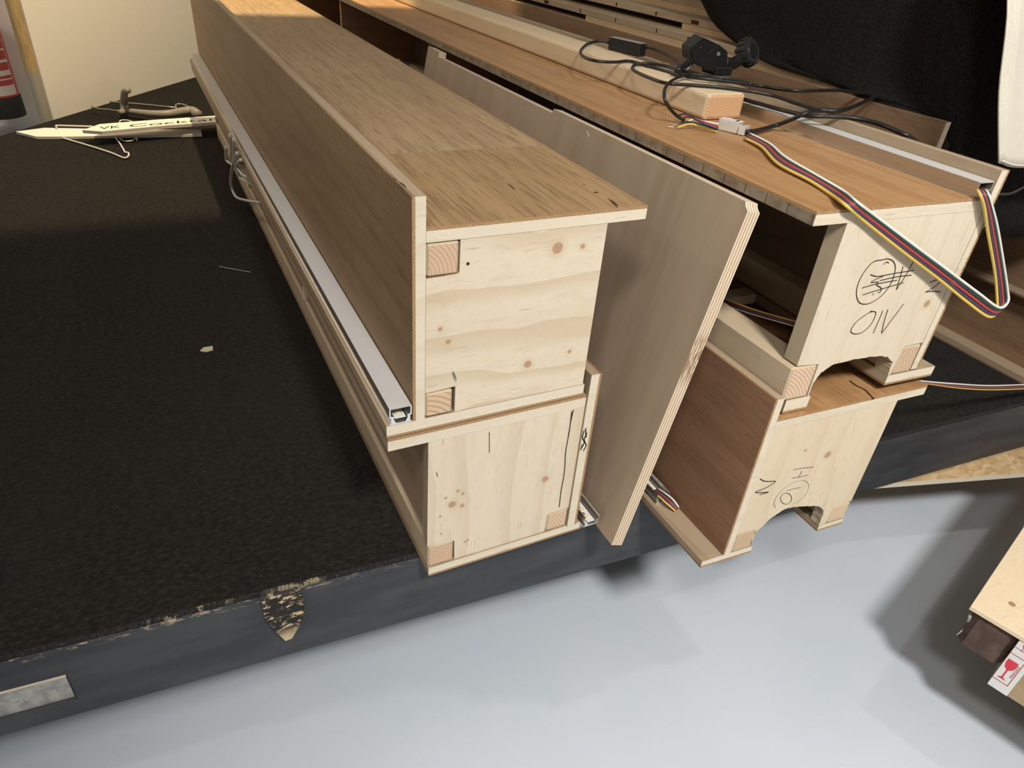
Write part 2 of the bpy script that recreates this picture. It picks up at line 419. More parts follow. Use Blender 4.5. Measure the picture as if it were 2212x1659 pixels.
MAT['cloth'] = plain('black_molton_cloth', (0.011, 0.0105, 0.0095), 0.92, 0.12, nscale=260, namp=0.5, bump=0.5, bscale=700)
MAT['cloth_w'] = plain('off_white_cloth', (0.66, 0.62, 0.53), 0.9, 0.1, nscale=200, namp=0.04, bump=0.3, bscale=500)
# plywood sheet: birch faces, laminated edge (object space: thickness along X)
t = NT('birch_face', 0.55, 0.3); p = t.pos(True); v = t.mapv(p, (1, 1.0, 0.12))
n1 = t.noise(v, 26, 4); n2 = t.noise(t.mapv(p, (1, 1, 0.05)), 260, 3); n3 = t.noise(p, 3.2, 2)
c = t.mix(t.smooth(n1, 0.35, 0.7), (0.39, 0.305, 0.215), (0.335, 0.255, 0.175))
c = t.mix(t.math('MULTIPLY', t.smooth(n3, 0.4, 0.65), 0.4), c, (0.47, 0.32, 0.23))
c = t.mix(t.math('MULTIPLY', t.smooth(n2, 0.55, 0.75), 0.25), c, (0.30, 0.21, 0.13)); t.color(c); MAT['birch'] = t.m
t = NT('plywood_edge', 0.7, 0.2); p = t.pos(True); sep = t.n('ShaderNodeSeparateXYZ'); t.link(p, sep.inputs[0])
s_ = t.math('SINE', t.math('MULTIPLY', sep.outputs[0], 2*math.pi*4.5/0.0185)); n1 = t.noise(t.mapv(p, (1, 1, 0.2)), 300, 3)
c = t.mix(t.smooth(s_, -0.3, 0.7), (0.50, 0.36, 0.23), (0.80, 0.69, 0.54))
dz = t.math('SUBTRACT', sep.outputs[2], 0.36)
burn = t.math('MULTIPLY', t.smooth(t.math('ABSOLUTE', dz), 0.055, 0.01), t.math('MULTIPLY', t.smooth(n1, 0.35, 0.6), 0.8))
c = t.mix(burn, c, (0.16, 0.075, 0.03)); t.color(c); MAT['plyedge'] = t.m
# thin laminated strips seen from the side (stripes across Z)
t = NT('ply_strip_edge', 0.7, 0.2); p = t.pos(); sep = t.n('ShaderNodeSeparateXYZ'); t.link(p, sep.inputs[0])
s_ = t.math('SINE', t.math('MULTIPLY', sep.outputs[2], 2*math.pi/0.0042))
t.color(t.mix(t.smooth(s_, -0.4, 0.8), (0.38, 0.26, 0.15), (0.60, 0.46, 0.29))); MAT['plystrip'] = t.m
# OSB
t = NT('osb', 0.7, 0.2); p = t.pos()
vo = t.n('ShaderNodeTexVoronoi'); t.link(t.mapv(p, (1, 2.6, 1), rot=(0, 0, 0.5)), vo.inputs['Vector']); vo.inputs['Scale'].default_value = 42
vo2 = t.n('ShaderNodeTexVoronoi'); t.link(t.mapv(p, (2.4, 1, 1), rot=(0, 0, -0.4)), vo2.inputs['Vector']); vo2.inputs['Scale'].default_value = 36
sx = t.n('ShaderNodeSeparateXYZ'); t.link(vo.outputs['Color'], sx.inputs[0])
sx2 = t.n('ShaderNodeSeparateXYZ'); t.link(vo2.outputs['Color'], sx2.inputs[0])
c = t.mix(sx.outputs[0], (0.42, 0.27, 0.13), (0.68, 0.50, 0.29)); c = t.mix(t.math('MULTIPLY', sx2.outputs[1], 0.6), c, (0.60, 0.42, 0.22))
t.color(c); t.bump(sx.outputs[0], 0.3, 0.002); MAT['osb'] = t.m
MAT['cardboard'] = plain('cardboard', (0.44, 0.33, 0.20), 0.8, 0.15, nscale=30, namp=0.08)
MAT['wrap'] = plain('dark_brown_padding', (0.115, 0.075, 0.062), 0.8, 0.15, nscale=40, namp=0.25)
MAT['film'] = plain('cling_film_edge', (0.42, 0.38, 0.33), 0.25, 0.5)
MAT['tape'] = plain('white_packing_tape', (0.80, 0.78, 0.76), 0.35, 0.4)
MAT['tape_red'] = plain('tape_red_print', (0.72, 0.05, 0.08), 0.45, 0.3)
MAT['tape_line'] = plain('tape_dark_red_print', (0.40, 0.03, 0.045), 0.45, 0.3)
MAT['clear'] = plain('wrinkled_label_film', (0.56, 0.53, 0.47), 0.25, 0.5)
MAT['chip_wood'] = plain('wood_chip', (0.60, 0.50, 0.36), 0.7, 0.2)

# ------------------------------------------------------------------ setting: floor, walls
STZ = -0.308; FLZ = -0.71; FBZ = -0.465      # stage top, floor, underside of the fascia
def edge_y(x): return 0.047 - 0.0584*(x-0.0)  # stage front edge (slightly skewed to the boxes)
o = obj('floor', bm_box(-6, 6, -5, 8, FLZ-0.1, FLZ), MAT['floor']); props(o, 'blue-grey painted screed floor in front of the stage', 'floor', kind='structure')
# white partition along the back of the stage
WD = Vector((0.596, 0.803, 0)).normalized(); WA = Vector((-0.600, 2.985, 0))
WN = Vector((-WD.y, WD.x, 0))
def wall_bm(a, b, z0, z1, thick):
    bm = bmesh.new(); q = []
    for z in (z0, z1):
        for s in (0, 1):
            for e in (a, b): q.append(bm.verts.new(WA + WD*e + WN*(thick*s) + Vector((0, 0, z))))
    for f in ((0,1,3,2),(4,6,7,5),(0,4,5,1),(2,3,7,6),(0,2,6,4),(1,5,7,3)): bm.faces.new([q[i] for i in f])
    return bm
o = obj('wall_left', wall_bm(0.0, 6.0, FLZ, 2.2, 0.06), MAT['wall']); props(o, 'plain off-white partition wall along the back of the stage', 'wall', kind='structure')
o = obj('wall_back', bm_box(-6, 6, 7.4, 7.5, FLZ, 2.6), MAT['wall2']); props(o, 'pale wall far behind the stage', 'wall', kind='structure')
o = obj('wall_side', bm_box(-5.5, -0.35, 4.62, 4.70, FLZ, 2.2), MAT['wall']); props(o, 'grey-white wall section behind the red fire extinguisher', 'wall', kind='structure')
o = obj('wall_right', bm_box(5.9, 6.0, -5, 8, FLZ, 2.6), MAT['wall2']); props(o, 'pale wall at the right side of the room', 'wall', kind='structure')
# vertical pole closing the wall's free end
pc = WA + WD*(-0.012) + WN*0.03
o = obj('trim_1', bm_cyl((pc.x, pc.y, FLZ), (0, 0, 1), 0.024, 2.9, 20), MAT['pole'], smooth=False)
props(o, 'round wooden pole with grey lower end at the free edge of the wall', 'pole', kind='structure')

# ------------------------------------------------------------------ stage platform
stage = thing('stage_platform', (0, 1.2, FLZ), 'low black felt-covered stage platform with dark grey painted front board', 'stage')
xl, xr = -3.2, 3.6
bl = WA - WD*3.1; br = WA + WD*3.0
deck = [(xl, edge_y(xl)+0.006), (xr, edge_y(xr)+0.006), (xr, 6.5), (br.x+0.6, 6.5), (br.x, br.y), (bl.x, bl.y), (xl, bl.y)]
obj('felt_top', bm_prism(deck, STZ-0.012, STZ, 'Z'), MAT['felt'], stage)
obj('felt_edge', bm_tube([(x, edge_y(x)+0.004, STZ-0.0035) for x in [xl + (xr-xl)*k/60 for k in range(61)]], 0.0048, 8, 1), MAT['felt_edge'], stage, smooth=True)
# fascia with a rectangular pocket for the metal plate
def fx(x, off=0.0): return edge_y(x) + off
bm = bmesh.new()
N = 90
px0, px1, pz0, pz1 = -0.60, -0.487, -0.433, -0.372
def fpanel(xa, xb, za, zb, bm):
    for s0, s1 in ((xa, xb),):
        v = [bm.verts.new((x, fx(x, d), z)) for d in (0.0, 0.045) for z in (za, zb) for x in (s0, s1)]
        for f in ((0,1,3,2),(4,6,7,5),(0,4,5,1),(2,3,7,6),(0,2,6,4),(1,5,7,3)): bm.faces.new([v[i] for i in f])
fpanel(xl, px0, FBZ, STZ-0.003, bm); fpanel(px1, xr, FBZ, STZ-0.003, bm)
fpanel(px0, px1, FBZ, pz0, bm); fpanel(px0, px1, pz1, STZ-0.003, bm)
obj('fascia_board', bm, MAT['fascia'], stage)
bm = bmesh.new(); v = [bm.verts.new((x, fx(x, d), z)) for d in (0.006, 0.03) for z in (pz0+0.001, pz1-0.009) for x in (px0, px1-0.004)]
for f in ((0,1,3,2),(4,6,7,5),(0,4,5,1),(2,3,7,6),(0,2,6,4),(1,5,7,3)): bm.faces.new([v[i] for i in f])
pl_ = obj('metal_plate', bm, MAT['galv'], stage, label='grey metal plate let into the front board')
obj('bolt', bm_cyl((-0.553, fx(-0.553, 0.006), -0.412), (0, -1, 0), 0.0045, 0.002, 14), MAT['galv'], pl_)
bm = bmesh.new(); v = [bm.verts.new((x, fx(x, d), z)) for d in (0.002, 0.03) for z in (pz1-0.0075, pz1-0.001) for x in (px0, px1-0.002)]
for f in ((0,1,3,2),(4,6,7,5),(0,4,5,1),(2,3,7,6),(0,2,6,4),(1,5,7,3)): bm.faces.new([v[i] for i in f])
obj('pocket_lining', bm, MAT['block_raw'], stage)
# pointed wooden block on the fascia
yb = fx(-0.18); yf = yb-0.016
pxb = [(566, 1305), (652, 1283), (660, 1323), (655, 1338), (631, 1379), (617, 1385), (588, 1357), (572, 1335)]
bm = bmesh.new(); nb_ = len(pxb)
fr = [bm.verts.new(PY(a, b, yf)) for a, b in pxb]
for v_ in fr[:2]: v_.co.y += 0.009
bk = [bm.verts.new(Vector((v_.co.x, yb+0.003, v_.co.z - 0.0015))) for v_ in fr]
bm.faces.new(fr)
for i in range(nb_):
    f = bm.faces.new((fr[i], fr[(i+1) % nb_], bk[(i+1) % nb_], bk[i])); f.material_index = 1 if i in (2, 3, 4) else 2
bm.faces.new(bk[::-1])
obj('pointed_block', bm, [MAT['block'], MAT['block_raw'], MAT['fascia']], stage, label='chipped pointed wooden block on the front board')

# ------------------------------------------------------------------ box beams
def board(parent, name, x0, x1, y0, y1, z0, z1, veneer, vmats, seams=(), core=None, sh=(0, 0), vt=0.004, bev=0.0006):
    """a board with a thin veneer layer on one side ('+x','-x','+z','-z'); veneer is split into planks at the seams"""
    c = [x0, x1, z0, z1]
    vv = [x0, x1, z0, z1]
    if veneer == '-x': c[0] = x0+vt; vv[1] = x0+vt
    if veneer == '+x': c[1] = x1-vt; vv[0] = x1-vt
    if veneer == '+z': c[3] = z1-vt; vv[2] = z1-vt
    if veneer == '-z': c[2] = z0+vt; vv[3] = z0+vt
    bm = bm_box(c[0], c[1], y0, y1, c[2], c[3]); shear(bm, *sh)
    for f in bm.faces:
        f.normal_update()
        f.material_index = 0 if abs(f.normal.y) > 0.5 else 1
    b = obj(name, bm, core or [MAT['core'], MAT['core_y']], parent)
    ys = [y0] + list(seams) + [y1]
    for i in range(len(ys)-1):
        g = 0.0006 if i else 0
        bm = bm_box(vv[0], vv[1], ys[i]+g, ys[i+1], vv[2], vv[3]); shear(bm, *sh)
        for f in bm.faces:
            f.normal_update(); f.material_index = 1 if abs(f.normal.y) > 0.5 else 0
        obj('veneer_plank', bm, [vmats[i % len(vmats)], MAT['vedge']], b)
    return b
def batten(parent, x0, x1, y0, y1, z0, z1, endm, sh=(0, 0), bev=0.003, mat=None):
    bm = bm_box(x0, x1, y0, y1, z0, z1, bev); shear(bm, *sh)
    for f in bm.faces:
        f.normal_update(); f.material_index = 1 if abs(f.normal.y) > 0.9 else 0
    return obj('batten', bm, [mat or MAT['batten'], endm], parent)
def led_profile(parent, x0, x1, y0, y1, z0, h, diffuser=True, flip=False, sh=(0, 0), strip_y=None, open_top=True):
    """aluminium U-profile along Y; base flange, two ribbed walls, strip, optional opal cover"""
    w_ = x1-x0; t_ = 0.0018
    pts = [(x0, z0), (x1, z0), (x1, z0+t_), (x1-0.0022, z0+t_), (x1-0.0022, z0+h*0.42), (x1, z0+h*0.45), (x1, z0+h),
           (x1-t_, z0+h), (x1-t_, z0+h*0.55), (x1-0.006, z0+h*0.50), (x1-0.006, z0+h*0.30), (x1-0.009, z0+t_*1.2),
           (x0+0.009, z0+t_*1.2), (x0+0.006, z0+h*0.30), (x0+0.006, z0+h*0.50), (x0+t_, z0+h*0.55), (x0+t_, z0+h),
           (x0, z0+h), (x0, z0+h*0.45), (x0+0.0022, z0+h*0.42), (x0+0.0022, z0+t_), (x0, z0+t_)]
    bm = bm_prism(pts, y0, y1); shear(bm, *sh)
    for f in bm.faces:
        f.normal_update(); f.material_index = 1 if abs(f.normal.y) > 0.9 else 0
    pr = obj('led_profile', bm, [MAT['alu'], MAT['alu_cut']], parent, label='aluminium LED channel')
    sz = z0+h*0.32
    sy = strip_y if strip_y is not None else y0+0.0015
    bm = bm_box(x0+0.0075, x1-0.0075, sy, y1, sz, sz+0.0006); shear(bm, *sh)
    st = obj('led_strip', bm, MAT['strip'], pr)
    cx_ = (x0+x1)/2
    bm = bmesh.new()
    for k in range(10):
        yy = sy+0.010+k*0.0167
        bm_box(cx_-0.0032, cx_+0.0032, yy, yy+0.0055, sz+0.0006, sz+0.0019, 0, bm)
    shear(bm, *sh); obj('led_chip', bm, MAT['chip'], pr)['kind'] = 'stuff'
    bm = bmesh.new()
    for k in range(10):
        yy = sy+0.0185+k*0.0167
        bm_box(cx_-0.0055, cx_-0.0005, yy, yy+0.0013, sz+0.0006, sz+0.0014, 0, bm)
        bm_box(cx_-0.0055, cx_-0.0005, yy+0.0035, yy+0.0048, sz+0.0006, sz+0.0014, 0, bm)
    shear(bm, *sh); obj('resistor', bm, MAT['chip_dark'], pr)['kind'] = 'stuff'
    if diffuser:
        bm = bm_box(x0+0.0003, x1-0.0003, y0+0.0005, y1, z0+h-0.0012, z0+h+0.0006); shear(bm, *sh)
        obj('diffuser', bm, MAT['diffuser'], pr, label='milky white diffuser cover')
    return pr
def stroke_mesh(px_lists, n, p0, wdt=0.0011):
    """marker strokes on an end-board plane, drawn from photo pixels"""
    bm = bmesh.new(); nn = Vector(n).normalized()
    if nn.y > 0: nn = -nn
    for lst in px_lists:
        pts = [PP(a, b, n, p0) + nn*0.0003 for a, b in lst]
        pts = spline(pts, 6) if len(pts) > 2 else pts
        prev = None
        for i, p in enumerate(pts):
            t_ = (pts[min(i+1, len(pts)-1)] - pts[max(i-1, 0)]).normalized()
            s = t_.cross(nn).normalized()*(wdt/2)
            q = (bm.verts.new(p+s), bm.verts.new(p-s))
            if prev: bm.faces.new((prev[0], prev[1], q[1], q[0]))
            prev = q
    return bm
def endmat(bm):
    for f in bm.faces:
        f.normal_update(); f.material_index = 0 if abs(f.normal.y) > 0.9 else 1
    return bm
YB = 2.60
# ---------- upper left box
LU = thing('box_beam', (0.13, 1.3, -0.0195), 'upper left box beam with grey-brown oak top and white LED channel along its left side', 'box beam', 'oak veneered box beams')
k_lu = [(0.191, 0.221, 0.0078), (0.228, 0.219, 0.0035), (0.165, 0.0545, 0.0058), (0.230, 0.062, 0.003), (0.036, 0.132, 0.003), (0.047, 0.112, 0.0035)]
MAT['end_lu'] = spruce('spruce_end_wavy', 'X', k_lu, seed=0.4, light=(0.75, 0.65, 0.50), dark=(0.56, 0.43, 0.275))
board(LU, 'side_board', 0.0, 0.0165, 0.0, YB, 0.0, 0.3015, '-x', [MAT['oak_side']], seams=(0.397,))
board(LU, 'top_board', 0.0168, 0.3190, 0.0, YB, 0.2470, 0.2650, '+z', [MAT['oak_top2'], MAT['oak_top']], seams=(0.283, 1.9))
board(LU, 'bottom_board', -0.0360, 0.2640, 0.0, YB, -0.0195, 0.0, '-z', [MAT['oak_side']])
end_pts = [(0.0590, 0.2465), (0.2610, 0.2465), (0.2610, 0.0005), (0.0590, 0.0005), (0.0590, 0.0420), (0.0170, 0.0400), (0.0170, 0.2020), (0.0575, 0.2035), (0.0590, 0.2055)]
obj('end_board', endmat(bm_prism(end_pts, 0.0004, 0.020)), [MAT['end_lu'], MAT['plyside']], LU)
batten(LU, 0.0170, 0.0580, -0.0002, YB, 0.2035, 0.2460, endgrain('end_grain_a', 0.000, 0.205, (0.66, 0.475, 0.335), (0.54, 0.36, 0.24), 60))
batten(LU, 0.0170, 0.0555, -0.0002, YB, 0.0008, 0.0390, endgrain('end_grain_b', 0.010, -0.030, (0.70, 0.52, 0.35), (0.52, 0.34, 0.20), 40))
for yy in (0.86, 1.72, 2.57): obj('partition_board', bm_box(0.0170, 0.2600, yy, yy+0.018, 0.0395, 0.2030), MAT['end_lu'], LU)
led_profile(LU, -0.0315, -0.0012, 0.0006, YB-0.05, 0.0002, 0.0255)
bm = bmesh.new(); sp = PY(980, 808, 0.0)
bm_tube([(sp.x-0.002, 0.004, sp.z+0.006), (sp.x+0.001, -0.002, sp.z-0.003), (sp.x+0.003, -0.003, sp.z-0.009)], lambda s: 0.0022*(1-s*0.8), 8, 6, bm=bm)
obj('screw', bm, MAT['screw'], LU, label='zinc screw tip poking out of the end board')
bm = bmesh.new()
for (x, z, r) in ((0.0695, 0.215, 0.0022), (0.0355, 0.0395, 0.0)):
    if r: bm_cyl((x, 0.0006, z), (0, -1, 0), r, 0.0004, 10, bm=bm)
obj('nail_hole', bm, MAT['crack'], LU)
def flat_strokes(lst, z, wdt):
    bm = bmesh.new()
    for l in lst:
        pts = spline([PZ(a, b, z) for a, b in l], 4); prev = None
        for i, p in enumerate(pts):
            w_ = wdt*math.sin(math.pi*(i+0.4)/(len(pts)+0.2))
            t_ = (pts[min(i+1, len(pts)-1)] - pts[max(i-1, 0)]).normalized(); s = t_.cross(Vector((0, 0, 1)))*w_/2
            q = (bm.verts.new(p+s), bm.verts.new(p-s))
            if prev: bm.faces.new((prev[0], prev[1], q[1], q[0]))
            prev = q
    return bm
obj('veneer_crack', flat_strokes([[(1312, 428), (1322, 436), (1334, 448)], [(1318, 430), (1330, 440), (1336, 446)], [(1281, 417), (1288, 415), (1294, 416)], [(1284, 414), (1290, 417)], [(1258, 400), (1264, 399)], [(1095, 396), (1104, 402), (1112, 410)]], 0.26525, 0.0022), MAT['crack'], LU)
obj('edge_crack', flat_strokes([[(862, 392), (870, 398), (878, 405)], [(850, 385), (856, 389)]], 0.3017, 0.0022), MAT['crack'], LU)
# ---------- lower left box
LL = thing('box_beam', (0.15, 1.3, STZ), 'lower left box beam with cracked pale end board standing on the felt', 'box beam', 'oak veneered box beams')
k_ll = [(0.0605, -0.170, 0.0062), (0.0770, -0.178, 0.0035), (0.0690, -0.146, 0.0024), (0.0770, -0.154, 0.0028), (0.0500, -0.1535, 0.0022), (0.0420, -0.1880, 0.0020),
        (0.2180, -0.170, 0.0058), (0.0440, -0.225, 0.0018)]
MAT['end_ll'] = spruce('spruce_end_knotty', 'Z', k_ll, seed=2.1, light=(0.75, 0.65, 0.50), dark=(0.58, 0.455, 0.305), strength=0.55)
board(LL, 'top_board', -0.0350, 0.2710, 0.0, YB, -0.0415, -0.0215, '+z', [MAT['oak_top']])
board(LL, 'side_board', 0.2715, 0.2895, -0.004, YB, -0.2900, 0.0160, '+x', [MAT['oak_red']])
board(LL, 'bottom_board', 0.0235, 0.3290, -0.002, YB, STZ, -0.2902, '-z', [MAT['oak_red']])
end_pts = [(0.0220, -0.0418), (0.2712, -0.0418), (0.2712, -0.2500), (0.2340, -0.2500), (0.2310, -0.2530), (0.2300, -0.2898), (0.0675, -0.2898), (0.0665, -0.2500), (0.0640, -0.2470), (0.0220, -0.2440)]
obj('end_board', endmat(bm_prism(end_pts, 0.0004, 0.020)), [MAT['end_ll'], MAT['plyside']], LL)
batten(LL, 0.0235, 0.0655, -0.0002, YB, -0.2900, -0.2450, endgrain('end_grain_c', -0.02, -0.36, (0.68, 0.50, 0.34), (0.52, 0.34, 0.20), 75))
batten(LL, 0.2315, 0.2712, -0.0002, YB, -0.2900, -0.2510, endgrain('end_grain_d', 0.21, -0.30, (0.70, 0.54, 0.38), (0.56, 0.39, 0.25), 60))
for yy in (0.86, 1.72, 2.57): obj('partition_board', bm_box(0.0240, 0.2710, yy, yy+0.018, -0.2440, -0.0420), MAT['end_ll'], LL)
obj('inner_panel', bm_box(0.0300, 0.0400, 0.021, YB-0.04, -0.2445, -0.0420), MAT['panel_in'], LL)
led_profile(LL, 0.2975, 0.3270, -0.0155, YB-0.05, -0.2900, 0.020, diffuser=False)
bm = stroke_mesh([[(1235, 888), (1230, 930), (1222, 975), (1219, 1020), (1212, 1060), (1208, 1095)], [(1239, 885), (1234, 905), (1228, 940)]], (0, 1, 0), (0, 0, 0), 0.0016)
obj('crack', bm, MAT['crack'], LL)
bm = stroke_mesh([[(1262, 930), (1258, 945), (1262, 955), (1256, 968)], [(1268, 935), (1262, 950), (1266, 962), (1260, 974)], [(1258, 960), (1254, 972)], [(1265, 925), (1266, 945)]], (0, 1, 0), (0, -0.0045, 0), 0.0018)
obj('marker_scribble', bm, MAT['ink'], LL, label='black scribble on the side board edge')
bm = stroke_mesh([[(1002, 1172), (1008, 1168), (1013, 1164)], [(1057, 933), (1057, 978)], [(943, 1020), (945, 1030)]], (0, 1, 0), (0, 0, 0), 0.0010)
obj('nail_mark', bm, MAT['crack'], LL)
# ---------- lower right box (end cut slightly askew)
SHL = (0.047, 0.484); Y0L = -0.156; NL = (0.047, 1, 0); PL0 = (0.484, Y0L, 0)
RL = thing('box_beam', (0.63, 1.1, STZ), 'lower right box beam with arched notch and HO lettering on its end', 'box beam', 'oak veneered box beams')
k_rl = [(0.6415, -0.118, 0.0066), (0.585, -0.095, 0.0025)]
MAT['end_rl'] = spruce('spruce_end_plain', 'Z', k_rl, seed=3.4, light=(0.74, 0.63, 0.465), dark=(0.62, 0.48, 0.31), strength=0.5)
MAT['eg_e'] = endgrain('end_grain_e', 0.575, -0.33, (0.74, 0.58, 0.40), (0.34, 0.19, 0.10), 70)
MAT['eg_f'] = endgrain('end_grain_f', 0.69, -0.34, (0.74, 0.60, 0.43), (0.56, 0.38, 0.22), 80)
YR = 3.00
board(RL, 'side_board', 0.4840, 0.5000, Y0L, YR, -0.2930, 0.0215, '-x', [MAT['oak_red']], sh=SHL)
board(RL, 'top_board', 0.5003, 0.8130, Y0L, YR, -0.0345, -0.0165, '+z', [MAT['oak_warm']], sh=SHL)
board(RL, 'bottom_board', 0.4425, 0.5470, Y0L, YR, STZ, -0.2932, '-z', [MAT['oak_red']], sh=SHL)
board(RL, 'bottom_board', 0.6960, 0.7545, Y0L, YR, STZ, -0.2945, '-z', [MAT['oak_red']], sh=SHL)
arch = [(1623.5, 1176), (1628, 1156), (1647, 1137), (1669, 1117), (1694, 1101), (1709.7, 1096.3), (1738, 1094), (1767.7, 1094), (1780, 1101), (1778.6, 1110.4), (1770, 1132)]
ap = []
for a, b in zip(arch, arch[1:]):
    for k in range(5):
        q = PP(a[0]+(b[0]-a[0])*k/5, a[1]+(b[1]-a[1])*k/5, NL, PL0)
        ap.append((q.x + random.uniform(-1, 1)*0.0011, q.z + random.uniform(-1, 1)*0.0011))
ap.append((0.6950, -0.2940))
pts = [(0.5005, -0.0350), (0.7545, -0.0350), (0.7545, -0.2520), (0.7180, -0.2560), (0.7140, -0.2600), (0.7100, -0.2940)] + ap[::-1] + [(0.5420, -0.2560), (0.5360, -0.2500), (0.5005, -0.2480)]
obj('end_board', endmat(shear(bm_prism(pts, Y0L+0.0004, Y0L+0.020), *SHL)), [MAT['end_rl'], MAT['plyside']], RL)
batten(RL, 0.5005, 0.5420, Y0L-0.0002, YR, -0.2930, -0.2490, MAT['eg_e'], SHL)
batten(RL, 0.7110, 0.7545, Y0L-0.0002, YR, -0.2940, -0.2535, MAT['eg_f'], SHL)
bb = obj('batten', shear(bm_box(0.7550, 0.7900, Y0L+0.055, 1.2, -0.0830, -0.0600, 0.001), *SHL), MAT['core'], RL)
for yy in (0.70, 1.5, 2.90): obj('partition_board', shear(bm_box(0.5005, 0.7540, yy, yy+0.018, -0.2480, -0.0350), *SHL), MAT['end_rl'], RL)
led_profile(RL, 0.4500, 0.4785, -0.012, YR-0.05, -0.2930, 0.021, diffuser=False, strip_y=-0.001)
mk = [[(1642, 1034), (1650, 1039), (1664, 1040), (1675, 1040), (1658, 1052), (1632, 1063), (1645, 1064), (1660, 1063), (1650, 1066), (1641, 1069)]]
obj('marker_letter', stroke_mesh(mk, NL, PL0, 0.0015), MAT['ink'], RL, label='black marker zigzag letter')
mk = [[(1713, 1015), (1735, 1011), (1758, 1009)], [(1732, 1017), (1729, 1024), (1724, 1030)], [(1711, 1033), (1728, 1030), (1745, 1026)],
      [(1700, 1060), (1714, 1056), (1729, 1053)]]
cir = [(1698+12*math.cos(a), 1077+12*math.sin(a)) for a in [k*math.pi/6 for k in range(13)]]
mk.append(cir)
obj('marker_letters', stroke_mesh(mk, NL, PL0, 0.0009), MAT['ink'], RL, label='thin handwritten letters HIO')
mk = [[(1675, 1097), (1672, 1088), (1677, 1074), (1690, 1058), (1705, 1047), (1725, 1039), (1738, 1038), (1746, 1045), (1746, 1056), (1740, 1068), (1732, 1078), (1716, 1089)]]
obj('pencil_oval', stroke_mesh(mk, NL, PL0, 0.0006), MAT['pencil'], RL)
mk = [[(1835, 822), (1850, 833), (1868, 842), (1876, 850), (1888, 862)]]
bm = bmesh.new(); pp = [PZ(a, b, -0.0163) for a, b in mk[0]]; pp = spline(pp, 5)
prev = None
for i, p in enumerate(pp):
    q = (bm.verts.new(p+Vector((0.0022, 0, 0))), bm.verts.new(p-Vector((0.0022, 0, 0))))
    if prev: bm.faces.new((prev[0], prev[1], q[1], q[0]))
    prev = q
obj('dark_seam', bm, MAT['crack'], RL)
# ---------- upper right box
SHU = (0.060, 0.455); Y0U = -0.146; NU = (0.060, 1, 0); PU0 = (0.455, Y0U, 0)
RU = thing('box_beam', (0.62, 1.1, -0.0145), 'upper right box beam with crossed-out marker drawing on its end', 'box beam', 'oak veneered box beams')
MAT['end_ru'] = spruce('spruce_end_pale', 'Z', [(0.728, 0.139, 0.006)], seed=5.2, light=(0.74, 0.65, 0.505), dark=(0.62, 0.51, 0.36), strength=0.45)
MAT['eg_g'] = endgrain('end_grain_g', 0.47, -0.02, (0.72, 0.55, 0.41), (0.55, 0.36, 0.22), 60)
MAT['eg_h'] = endgrain('end_grain_h', 0.70, 0.02, (0.66, 0.50, 0.35), (0.50, 0.34, 0.21), 70)
board(RU, 'side_board', 0.7585, 0.7745, Y0U, YR, 0.0205, 0.3315, '+x', [MAT['oak_dark']], sh=SHU)
board(RU, 'top_board', 0.4555, 0.7582, Y0U, YR, 0.2780, 0.2960, '+z', [MAT['oak_warm'], MAT['oak_warm'], MAT['oak_top']], seams=(1.269,), sh=SHU, core=[MAT['core'], MAT['core_grey']])
board(RU, 'bottom_board', 0.5150, 0.5605, Y0U, YR, -0.0145, 0.0090, '-z', [MAT['oak_dark']], sh=SHU)
board(RU, 'bottom_board', 0.7120, 0.8150, Y0U, YR, -0.0010, 0.0170, '-z', [MAT['oak_dark']], sh=SHU)
arch = [(1757.5, 828), (1773.6, 805.6), (1802.6, 786.3), (1854, 775), (1902, 768.6), (1918.5, 771.8), (1928, 783), (1921.7, 802.4)]
ap = [(0.5560, 0.0100)]
for a, b in zip(arch, arch[1:]):
    for k in range(6):
        q = PP(a[0]+(b[0]-a[0])*k/6, a[1]+(b[1]-a[1])*k/6, NU, PU0)
        ap.append((q.x + random.uniform(-1, 1)*0.0008, q.z + random.uniform(-1, 1)*0.0008))
ap.append((0.7120, 0.0175))
pts = [(0.5120, 0.2778), (0.7580, 0.2778), (0.7580, 0.0690), (0.7200, 0.0680), (0.7160, 0.0175)] + ap[::-1] + [(0.5540, 0.0100), (0.5530, 0.0650), (0.5120, 0.0690)]
obj('end_board', endmat(shear(bm_prism(pts, Y0U+0.0004, Y0U+0.026), *SHU)), [MAT['end_ru'], MAT['plyside']], RU)
batten(RU, 0.5055, 0.5525, Y0U-0.0002, YR, 0.0092, 0.0660, MAT['eg_g'], SHU)
batten(RU, 0.7165, 0.7580, Y0U-0.0002, YR, 0.0172, 0.0675, MAT['eg_h'], SHU)
for yy in (1.26, 2.22): obj('partition_board', shear(bm_box(0.4900, 0.7580, yy, yy+0.018, 0.0680, 0.2775), *SHU), spruce('partition_pinkish_%d' % int(yy*10), 'X', light=(0.60, 0.36, 0.22), dark=(0.48, 0.27, 0.16)), RU)
obj('far_end_board', shear(bm_box(0.4560, 0.7580, YR-0.03, YR-0.012, 0.0100, 0.2775), *SHU), MAT['oak_red'], RU)
obj('cross_strip', shear(bm_box(0.5540, 0.7100, 0.145, 0.175, 0.0, 0.0180), *SHU), MAT['core'], RU)
led_profile(RU, 0.7290, 0.7575, Y0U+0.002, YR-0.1, 0.2962, 0.0200, sh=SHU, strip_y=Y0U+0.03)
oval = [(1906+0, 561), (1886, 566), (1867, 587), (1854, 612), (1850, 636), (1857, 654), (1875, 656), (1895, 646), (1915, 627), (1928, 604), (1934, 580), (1930, 565), (1918, 559), (1906, 561)]
